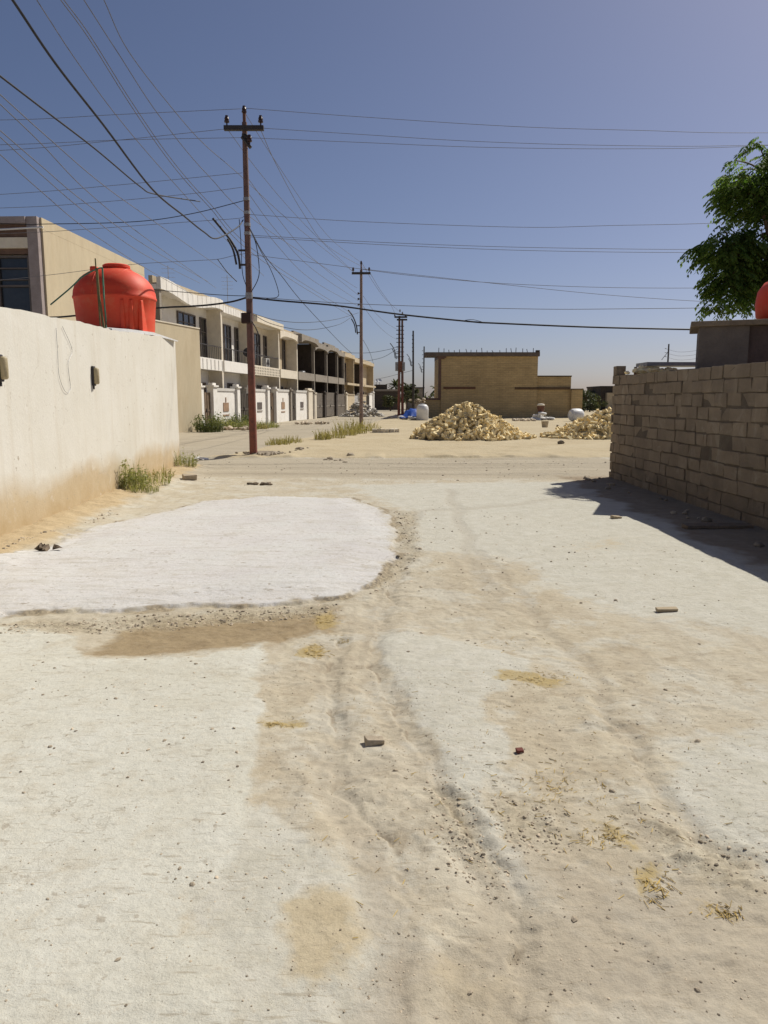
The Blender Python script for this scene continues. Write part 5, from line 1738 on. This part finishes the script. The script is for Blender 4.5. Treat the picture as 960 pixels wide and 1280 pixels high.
bracket_small(e, Y, 498, 449, 0)
tag(e, 'twin rusty pole carrying a grey transformer box, near the blue tarp', 'utility pole')
for (px, pyb, pyt, Y, lab, bpy_) in ((516.5, 518, 414, 86.0, 'thin dark pole just right of the transformer pole', 458), (529, 513.5, 433, 112.0, 'thin dark pole at the left edge of the brick building', 466)):
    a, t = P(px, pyb, Y), P(px, pyt, Y)
    e = empty('utility_pole', (a.x, Y, gz(a.x, Y)))
    k = MB(); k.tube([(0, 0, -0.3), (P(px + (1.2 if px > 520 else 0), pyt, Y).x - a.x, 0, t.z)], [0.14, 0.09], 9); k.build('shaft', M['dark_metal'], e, angle=50)
    bracket_small(e, Y, px, bpy_, 0)
    hooks(e, Y, px - 1, [pyt + 6 + i * 5 for i in range(5)])
    tag(e, lab, 'utility pole')
Y = 108.0
a, t = P(831.5, 514, Y), P(832, 430, Y)
e = empty('utility_pole', (a.x, Y, 0)); k = MB(); k.tube([(0, 0, -.3), (0, 0, t.z)], [0.15, 0.1], 9); k.build('shaft', M['dark_metal'], e)
k = MB(); k.tube([(0, 0, t.z - 1.0), (-0.9, 0, t.z - 2.2)], 0.04, 5); k.build('lamp_bracket', M['dark_metal'], e); hooks(e, Y, 831.5, (436, 441, 446))
tag(e, 'small distant pole showing above the block wall top', 'utility pole')

# ------------------------------------------------------------------ cables
CG = {}
def cable(pts, r, label, group, material='conductor', n=7):
    """pts: (px, py, Y) samples of one hanging cable"""
    k = MB()
    k.tube(spline([P(*p) if len(p) == 3 else p for p in pts], n), r, 5)
    return tag(k.build('overhead_cable', M[material], smooth=True), label, 'cable', group)
def flat(pts, Y, r, label, group, material='conductor'):
    return cable([(x, y, Y) for x, y in pts], r, label, group, material)
T1 = 21.4
L_ = 'cables running left from the rusty pole'
R_ = 'cables running right from the rusty pole'
thin = 0.0065
flat([(301, 136), (150, 143), (0, 150), (-300, 150), (-700, 118)], T1, thin, 'topmost thin wire leaving the rusty pole top to the left', L_)
flat([(283, 161), (140, 176), (0, 188), (-300, 200), (-700, 190)], T1, thin, 'thin wire leaving the left end of the crossarm', L_)
flat([(303, 172), (150, 175), (0, 181), (-300, 186), (-700, 170)], T1, thin, 'thin wire just under the crossarm going left', L_)
flat([(303, 216), (150, 231), (0, 243), (-300, 258), (-700, 250)], T1, thin, 'upper wire below the crossarm going left from the pole', L_)
flat([(303, 234), (240, 242), (120, 253), (0, 260), (-300, 266)], T1, thin, 'second wire below the crossarm going left from the pole', L_)
flat([(304, 251), (240, 267), (170, 277), (57, 280), (0, 279), (-300, 262)], T1, 0.011, 'darker drooping wire left of the pole above the beige building', L_, 'cable')
flat([(305, 270), (297, 273), (240, 277), (100, 287), (0, 292), (-300, 300)], T1, thin, 'thin wire left of the pole at the bracket tip height', L_)
flat([(306, 317), (290, 320), (272, 324), (240, 326), (160, 331), (50, 345), (-200, 370)], T1, thin, 'thin wire left of the pole near the bracket foot', L_)
flat([(311, 371), (290, 377), (262, 381), (235, 383), (197, 385), (100, 394), (50, 397), (-100, 398)], T1, 0.026, 'thick black cable running left behind the red tank', L_, 'cable')
flat([(309, 370), (280, 369), (240, 366), (180, 361), (100, 352)], T1, 0.010, 'dark cable rising slightly left from the pole above the white houses', L_, 'cable')
flat([(303, 135), (450, 146), (640, 158), (800, 163), (960, 166), (1400, 160)], T1, thin, 'topmost wire running right from the pole top', R_)
flat([(325, 160), (450, 168), (600, 177), (780, 182), (960, 181), (1400, 165)], T1, thin, 'wire running right from the crossarm end', R_)
flat([(305, 172), (450, 178), (600, 184), (780, 186), (960, 182), (1400, 160)], T1, thin, 'wire running right from just under the crossarm', R_)
flat([(310, 268), (450, 277), (650, 284), (760, 282), (960, 276), (1400, 250)], T1, thin, 'wire crossing the clear sky right of the pole at mid height', R_)
flat([(311, 294), (500, 304), (700, 310), (960, 311), (1400, 300)], T1, thin, 'upper of the close pair of wires at tree height', R_)
flat([(311, 296), (500, 307), (700, 314), (960, 315), (1400, 306)], T1, thin, 'lower of the close pair of wires at tree height', R_)
flat([(311, 318), (420, 332), (520, 345), (660, 356), (880, 360), (1300, 352)], T1, thin, 'sloping wire passing the second pole top', R_)
cable([(451, 336, 43.5), (560, 348, 43), (740, 367, 42), (882, 377, 41), (1000, 381, 41), (1300, 385, 40)], 0.012, 'wire running right from the second pole crossarm', R_)
flat([(312, 371), (450, 380), (650, 386), (780, 386), (960, 383), (1400, 370)], T1, 0.008, 'thin wire just above the thick black cable on the right', R_)
flat([(312, 372), (350, 376), (420, 382), (500, 393), (588, 402), (620, 404), (740, 409), (870, 412), (1000, 414), (1400, 405)], T1, 0.024, 'thick black cable running right from the pole to the shed', R_, 'cable')
flat([(575, 401.5), (590, 399.5), (605, 403)], T1, 0.008, 'short loose loop tied on the thick black cable', R_, 'cable')
# lines coming overhead from the upper left to the second pole
O_ = 'overhead lines crossing from the upper left'
def over(pts, d0, d1, r, label, mat_='conductor'):
    # a hanging line keeps to one vertical plane: meet that plane with each sampled direction
    A, B = P(*pts[0], d0), P(*pts[-1], d1)
    nx_, ny_ = B.y - A.y, A.x - B.x
    out = []
    for x, y in pts:
        q = P(x, y, 1.0) - Vector((0, 0, EYE))
        den = q.x * nx_ + q.y * ny_
        t = (A.x * nx_ + A.y * ny_) / den
        out.append(q * t + Vector((0, 0, EYE)))
    curve = spline(out, 7)
    d = (curve[0] - curve[3]).normalized()
    d.z = max(-0.02, min(d.z, 0.12))
    back = [curve[0] + d * (i * 1.5) + Vector((0, 0, 0.0016 * (i * 1.5) ** 2)) for i in range(22, 0, -1)]
    k = MB()
    k.tube(back + curve, r, 5)
    return tag(k.build('overhead_cable', M[mat_], smooth=True), label, 'cable', O_)
over([(130, 0), (160, 63), (215, 135), (255, 180), (300, 219), (370, 283), (442, 340)], 14.5, 43.5, 0.0085, 'rightmost thin line falling from the top edge')
over([(105, 0), (150, 70), (200, 146), (260, 219), (330, 284), (446, 360)], 14, 43.5, 0.0085, 'second thin line from the right at the top edge')
over([(80, 0), (113, 45), (165, 128), (215, 200), (262, 254), (330, 322), (440, 392)], 13.5, 43.5, 0.0085, 'upper of the close double line at the top edge')
over([(76, 0), (111, 48), (163, 131), (213, 203), (260, 257), (328, 326), (440, 396)], 13.5, 43.5, 0.0085, 'lower of the close double line at the top edge')
over([(46, 0), (95, 75), (150, 150), (215, 226), (280, 297), (330, 345)], 13, 36, 0.0085, 'thin line left of the double line at the top edge')
over([(16, 0), (70, 80), (130, 157), (190, 236), (230, 270), (255, 290), (271, 298), (297, 284), (304, 275)], 9, 21.4, 0.017, 'thickest black drop cable sweeping down to the pole bracket', 'cable')
over([(0, 95), (60, 141), (120, 187), (175, 233), (195, 243), (250, 252)], 10, 21.0, 0.014, 'second black drop cable from the left edge', 'cable')
for i, (pts, lab) in enumerate([
        ([(0, 118), (60, 172), (130, 232), (200, 282), (290, 345)], 'uppermost line of the lower left bundle'),
        ([(0, 130), (50, 178), (110, 240), (180, 296), (270, 360)], 'second line of the lower left bundle'),
        ([(0, 163), (50, 206), (110, 256), (190, 312), (260, 352)], 'third line of the lower left bundle'),
        ([(0, 171), (50, 217), (110, 268), (180, 318), (250, 354)], 'fourth line of the lower left bundle'),
        ([(0, 193), (50, 238), (110, 288), (180, 334), (240, 368)], 'lowest line of the lower left bundle')]):
    over(pts, 11 + i * 0.4, 34, 0.008, lab)
# between the poles
B_ = 'wires from the rusty pole to the second pole'
def pp(pts, d0, d1, r, label, grp=B_, mat_='conductor'):
    x0, y0 = pts[0]; xn, yn = pts[-1]
    Ltot = math.hypot(xn - x0, yn - y0)
    out = []
    for x, y in pts:
        u = math.hypot(x - x0, y - y0) / Ltot
        out.append((x, y, 1 / ((1 - u) / d0 + u / d1)))
    return cable(out, r, label, grp, mat_)
pp([(325, 160), (345, 205), (378, 265), (410, 308), (461, 338)], 21.4, 43.5, 0.009, 'wire from the right crossarm end down to the second pole')
pp([(303, 136), (340, 195), (385, 262), (415, 300), (451, 328)], 21.4, 43.5, 0.008, 'wire from the pole top down to the second pole top')
pp([(284, 161), (320, 210), (360, 258), (400, 300), (441, 339)], 21.4, 43.5, 0.008, 'wire from the left crossarm end to the second pole')
pp([(305, 216), (345, 270), (390, 322), (448, 369)], 21.4, 43.5, 0.008, 'upper low voltage wire between the first two poles')
pp([(305, 234), (345, 288), (390, 336), (448, 376)], 21.4, 43.5, 0.008, 'middle low voltage wire between the first two poles')
pp([(306, 251), (345, 305), (390, 350), (448, 383)], 21.4, 43.5, 0.008, 'lowest low voltage wire between the first two poles')
S_ = 'service drops around the rusty pole'
pp([(311, 283), (330, 318), (352, 345), (380, 380), (425, 428), (440, 442)], 21.4, 55, 0.013, 'black service drop falling from the pole to the tan houses', S_, 'cable')
pp([(311, 284), (325, 312), (338, 336), (347, 360), (347, 371), (333, 373)], 21.3, 21.3, 0.010, 'hanging cable end right of the pole', S_, 'cable')
pp([(312, 285), (320, 305), (324, 335), (322, 350), (314, 365)], 21.3, 21.3, 0.012, 'bowed black cable loop hugging the right side of the pole', S_, 'cable')
pp([(299, 274), (301, 300), (303, 340), (308, 358)], 21.3, 21.3, 0.010, 'black cable running down the left side of the pole', S_, 'cable')
pp([(272, 324), (284, 340), (296, 352)], 21.3, 21.3, 0.012, 'short slanting cable end left of the pole', S_, 'cable')
pp([(314, 400), (322, 415), (323, 425), (320, 440)], 21.3, 21.3, 0.016, 'black cable bending away below the junction box', S_, 'cable')
pp([(316, 392), (340, 399), (370, 403), (400, 402), (425, 398), (448, 391)], 21.4, 43.5, 0.010, 'upper slack cable from the junction box to the second pole', S_, 'cable')
pp([(316, 393), (340, 405), (373, 412), (400, 411), (425, 405), (440, 396)], 21.4, 43, 0.010, 'lower slack cable from the junction box to the second pole', S_, 'cable')
F_ = 'wires beyond the second pole'
pp([(462, 340), (475, 362), (488, 380), (494, 393)], 43.5, 66, 0.011, 'wire from the second pole crossarm to the transformer pole', F_)
pp([(452, 328), (466, 352), (482, 374), (500, 390)], 43.5, 66, 0.011, 'wire from the second pole top to the transformer pole', F_)
pp([(454, 370), (470, 392), (485, 405), (497, 412)], 43.5, 66, 0.010, 'upper low wire from the second pole to transformer pole', F_)
pp([(454, 383), (470, 404), (485, 418), (497, 425)], 43.5, 66, 0.010, 'lower low wire from the second pole to transformer pole', F_)
pp([(454, 425), (462, 440), (467, 455)], 43.5, 60, 0.012, 'drop wire from the second pole to the end house', F_, 'cable')
pp([(497, 433), (485, 437), (460, 441), (430, 441)], 66, 75, 0.018, 'upper slack cable left of the transformer pole', F_, 'cable')
pp([(497, 436), (480, 446), (465, 450), (450, 452)], 66, 80, 0.018, 'lower slack cable left of the transformer pole', F_, 'cable')
pp([(516, 463), (500, 467), (485, 471), (470, 474)], 86, 100, 0.02, 'slack cable left of the thin dark pole', F_, 'cable')
for i, yy in enumerate((436, 441, 446)):
    pp([(832, yy), (850, yy + 4), (880, yy), (930, yy - 18)], 108, 70, 0.015, ('top', 'middle', 'lowest')[i] + ' of three faint wires right of the small distant pole', 'wires at the small distant pole')

# antennas on the roofs
for (px, pt_, pb, Y, lab) in ((211, 332, 362, 40.5, 'thin antenna mast on the corner house roof'), (285, 344, 384, 47.5, 'thin antenna mast on the roof left of the rusty pole')):
    a, t = P(px, pb, Y), P(px, pt_, Y)
    a.x -= 1.2; t.x -= 1.2
    e = empty('roof_antenna', (a.x + 1.2, Y, 6.9))
    k = MB(); k.tube([(0, 0, 0), (0, 0, t.z - 6.9)], 0.018, 5); k.build('mast', M['grey_metal'], e)
    k = MB()
    for j in range(4):
        z_ = t.z - 6.9 - 0.15 - j * 0.22
        k.tube([(-0.35, 0, z_), (0.35, 0, z_)], 0.008, 4)
    k.build('crossbar', M['grey_metal'], e)
    tag(e, lab, 'antenna')

# ------------------------------------------------------------------ distance
def bush_tree(name, px, pyb, Y, h, rx, label, cat, n=700, group=None, material='far_leaf', trunk=True):
    q = P(px, pyb, Y)
    e = empty(name, (q.x, Y, 0))
    rr = random.Random(int(px * 7 + Y))
    k = MB()
    k.tube([(0, 0, -.2), (0.05, 0, h * 0.35), (0, 0.05, h * 0.65)], [0.14, 0.11, 0.06], 7)
    for i in range(4):
        a = rr.random() * 6.28
        k.tube([(0, 0, h * .35), (math.cos(a) * rx * .5, math.sin(a) * rx * .5, h * .68)], [0.07, 0.03], 5)
    k.build('trunk', M['bark'], e)
    k = MB()
    lob = [(rr.uniform(-.6, .6) * rx, rr.uniform(-.6, .6) * rx, h * rr.uniform(0.35, 0.82), rx * rr.uniform(0.3, 0.55)) for _ in range(9)]
    for i in range(n):
        cx, cy, cz, r = rr.choice(lob)
        d = Vector((rr.gauss(0, 1), rr.gauss(0, 1), rr.gauss(0, 1))).normalized() * r * rr.random() ** .4
        c_ = Vector((cx, cy, cz)) + Vector((d.x, d.y, d.z * .75))
        s_ = rr.uniform(0.10, 0.26)
        u = Vector((rr.gauss(0, 1), rr.gauss(0, 1), rr.gauss(0, 1))).normalized() * s_
        v = u.cross(Vector((rr.gauss(0, 1), rr.gauss(0, 1), rr.gauss(0, 1)))).normalized() * s_ * .5
        k.add([c_ - u, c_ + v, c_ + u, c_ - v], [(0, 1, 2, 3)], rr.random())
    k.build('crown', M[material], e)
    tag(e, label, cat, group)
def palm(px, Y, h, label):
    q = P(px, 515, Y)
    e = empty('palm_tree', (q.x, Y, 0))
    rr = random.Random(int(px))
    k = MB(); k.tube([(0, 0, -.2), (0.1, 0, h * .5), (0.05, 0, h)], [0.22, 0.18, 0.16], 9); k.build('trunk', M['bark'], e)
    k = MB()
    for i in range(22):
        a = rr.random() * 6.28; el = rr.uniform(-.2, 1.2); L = rr.uniform(1.5, 2.1)
        prev = Vector((0.05, 0, h)); dirv = Vector((math.cos(a) * math.cos(el), math.sin(a) * math.cos(el), math.sin(el)))
        for j in range(8):
            nx_ = prev + dirv * L / 8
            side = dirv.cross(Vector((0, 0, 1))).normalized() * 0.26 * (1 - abs(j / 7 - .4))
            k.add([prev - side + Vector((0, 0, -.08)), prev, nx_, nx_ - side + Vector((0, 0, -.1))], [(0, 1, 2, 3)], rr.random())
            k.add([prev, prev + side + Vector((0, 0, -.08)), nx_ + side + Vector((0, 0, -.1)), nx_], [(0, 1, 2, 3)], rr.random())
            prev = nx_; dirv = (dirv + Vector((0, 0, -.16))).normalized()
    k.build('crown', M['far_leaf'], e)
    tag(e, label, 'palm')
Y = 122.0
e = empty('far_house', (P(469, 513, Y).x, Y, 0))
f_ = lambda px, py: (P(px, py, Y).x - e.location.x, P(px, py, Y).z)
k = MB(); a, t = f_(468, 513), f_(497.5, 489); k.box(a[0], t[0], 0, 8, -.2, t[1]); t2 = f_(484, 480.5); k.box(a[0], t2[0], 1.0, 7, t[1] + .003, t2[1]); k.build('wall', M['dark_brickwork'], e)
k = MB(); a, t = f_(468, 489), f_(498, 486.5); k.box(a[0] - .1, t[0], -.15, .9, a[1] + .003, t[1]); k.build('ledge', M['grey_render'], e)
for px, s_ in ((470.5, 0.28), (474.5, 0.36)):
    k = MB(); a = f_(px, 480); k.lathe([(0.0, 0.0), (s_ * .5, .12 * s_), (s_, .4 * s_), (s_ * .97, .43 * s_), (0, .06)], (a[0], 2.0, a[1] + .5), Matrix.Rotation(math.radians(48), 3, 'X'), 16)
    k.tube([(a[0], 2.2, a[1] - .2), (a[0], 2.1, a[1] + .5)], 0.05, 6)
    k.build('satellite_dish', M['white_gate'], e)
tag(e, 'dark brown far house with white dishes at the end of the street', 'house')
e = empty('far_house', (P(510, 512, 126).x, 126, 0))
a, t = P(508, 512, 126), P(528, 485.5, 126)
k = MB(); k.box(0, t.x - a.x, 0, 6, -.2, t.z); k.build('wall', M['grey_render'], e)
k = MB(); k.box(-.1, t.x - a.x + .1, -.1, 6.1, t.z + .003, t.z + .2); k.build('roof', M['dark_block'], e)
tag(e, 'small grey far house behind the thin dark poles', 'house')
for i, (px, Y, h, rx, lab) in enumerate([(508, 112, 4.6, 1.5, 'grey green scrubby tree behind the transformer pole'), (517, 105, 4.0, 1.2, 'pale scrubby tree behind the thin dark pole'),
        (488, 110, 2.6, 1.3, 'low dark bush before the dark far house'), (733, 118, 3.6, 1.8, 'dark green tree right of the brick building'),
        (741, 122, 3.3, 1.6, 'dark rounded tree between brick building and dark block house'), (748, 112, 2.7, 1.5, 'low dark tree by the dark block house'), (737, 100, 1.7, 1.6, 'low dark shrub at the brick building corner')]):
    bush_tree('far_tree', px, 512, Y, h, rx, lab, 'tree', 900, 'trees in the distance')
palm(494, 135, 4.0, 'small palm top over the dark far house'); palm(545, 140, 3.4, 'small palm seen through the porch opening of the brick building')
Y = 118.0
e = empty('far_building', (P(750, 513, Y).x, Y, 0))
a, t = P(750, 513, Y), P(800, 484.5, Y)
k = MB(); k.box(0, t.x - a.x, 0, 8, -.2, t.z); k.build('wall', M['dark_brickwork'], e)
k = MB(); t3 = P(800, 491, Y); b3 = P(757, 491, Y); k.box(b3.x - a.x, t3.x - a.x, -.9, -.003, -.2, t3.z); k.build('porch', M['tan_plaster'], e)
k = MB(); k.box(-.1, t.x - a.x + .1, -.12, 8.1, t.z + .003, t.z + .25); k.build('roof', M['dark_block'], e)
tag(e, 'dark block building far behind the smaller brick heap', 'building')
k = MB()
rr = random.Random(4)
for i in range(500):
    x = rr.uniform(-160, 190); y = rr.uniform(240, 300)
    h = rr.uniform(2, 5)
    for j in range(5):
        c_ = Vector((x + rr.gauss(0, 1.5), y, h * rr.uniform(.1, 1)))
        s_ = rr.uniform(.6, 1.5)
        u = Vector((rr.gauss(0, 1), rr.gauss(0, 1), rr.gauss(0, 1))).normalized() * s_; v = u.cross(Vector((rr.gauss(0, 1), rr.gauss(0, 1), rr.gauss(0, 1)))).normalized() * s_ * .6
        k.add([c_ - u, c_ + v, c_ + u, c_ - v], [(0, 1, 2, 3)], rr.random())
tag(k.build('distant_scrub', M['far_leaf']), 'dusty green scrub line along the horizon', 'scrub', kind='stuff')

# blue tarp, sacks and white tank left of the brick building
q = G(517, 526)
k = MB()
n = 14
vs, fs = [], []
rr = random.Random(8)
for j in range(n):
    for i in range(n):
        u, v = i / (n - 1) * 2 - 1, j / (n - 1) * 2 - 1
        r2 = u * u + v * v
        vs.append((u * 1.1 + rr.gauss(0, .05), v * 0.9, max(0.02, 0.85 * math.exp(-1.6 * r2) + rr.gauss(0, .05))))
for j in range(n - 1):
    for i in range(n - 1):
        a = j * n + i
        fs.append((a, a + 1, a + n + 1, a + n))
k.add(vs, fs)
o = k.build('blue_tarp', M['blue_tarp'], smooth=True); o.location = (q.x, q.y, gz(q.x, q.y) + .05)
sm = o.modifiers.new('thick', 'SOLIDIFY'); sm.thickness = 0.02
tag(o, 'crumpled blue tarp heaped on sacks right of the transformer pole', 'tarp')
for (dx, dy, s_, lab) in ((-0.85, -.35, 0.9, 'white sack poking out left of the blue tarp'), (-0.1, -.75, 0.8, 'white sack lying before the blue tarp'), (0.75, -.7, 0.8, 'white sack between blue tarp and white tank')):
    k = MB(); k.lathe([(0.0, -0.5), (0.2, -0.45), (0.27, -0.2), (0.28, 0.15), (0.22, 0.42), (0.0, 0.5)], (0, 0, 0), Rx, 10)
    o2 = k.build('white_sack', M['white_sack'], smooth=True); o2.scale = (s_, s_, s_ * .6); o2.location = (q.x + dx, q.y + dy, gz(q.x, q.y) + .16); o2.rotation_euler = (0, .1, dx)
    tag(o2, lab, 'sack', 'white sacks by the blue tarp')
q = G(528, 526.5)
e = empty('white_tank', (q.x, q.y, gz(q.x, q.y)))
k = MB(); k.lathe([(0.42, 0), (0.46, 0.05), (0.46, 0.75), (0.47, 0.8), (0.46, 0.85), (0.42, 1.05), (0.28, 1.18), (0.0, 1.2)], n=22); k.build('tank_body', M['white_plastic'], e, angle=40)
k = MB(); k.lathe([(0.16, 1.17), (0.16, 1.25), (0.0, 1.27)], n=14); k.build('lid', M['grey_metal'], e, angle=40)
tag(e, 'upright white water drum beside the blue tarp', 'drum')
k = MB()
for i in range(16):
    k.stone((rr.gauss(0, .25), rr.gauss(0, .2), rr.uniform(1.3, 1.7)), rr.uniform(.1, .22), rr.uniform(.5, 1.8))
k.box(-.3, .3, -.3, .3, -.1, 1.3, 0.9)
o = k.build('block_pile', M['stone']); q = G(523, 523.5); o.location = (q.x, q.y, 0)
tag(o, 'small stack of stone blocks behind the white drum', 'block stack')
k = MB()
for i in range(120):
    a = rr.random() * 6.28; d = rr.random()
    k.stone((math.cos(a) * d * 2.0, math.sin(a) * d * 2.5, 0.5 * (1 - d) * rr.random()), rr.uniform(.08, .2), rr.uniform(1.1, 1.8))
vs, fs = [(0, 0, .5)], []
for i in range(20):
    a = 2 * PI * i / 20; vs.append((2.1 * math.cos(a), 2.6 * math.sin(a), -.02))
    fs.append((0, 1 + i, 1 + (i + 1) % 20))
k.add(vs, fs, 1.5)
o = k.build('sand_heap', M['stone']); q = G(509, 523.5); o.location = (q.x, q.y + 2, gz(q.x, q.y))
tag(o, 'low grey sand heap behind the blue tarp', 'sand heap', kind='stuff')

# ------------------------------------------------------------------ render
sc.cycles.use_adaptive_sampling = True
sc.cycles.use_denoising = True
sc.cycles.max_bounces = 6
bpy.context.view_layer.update()
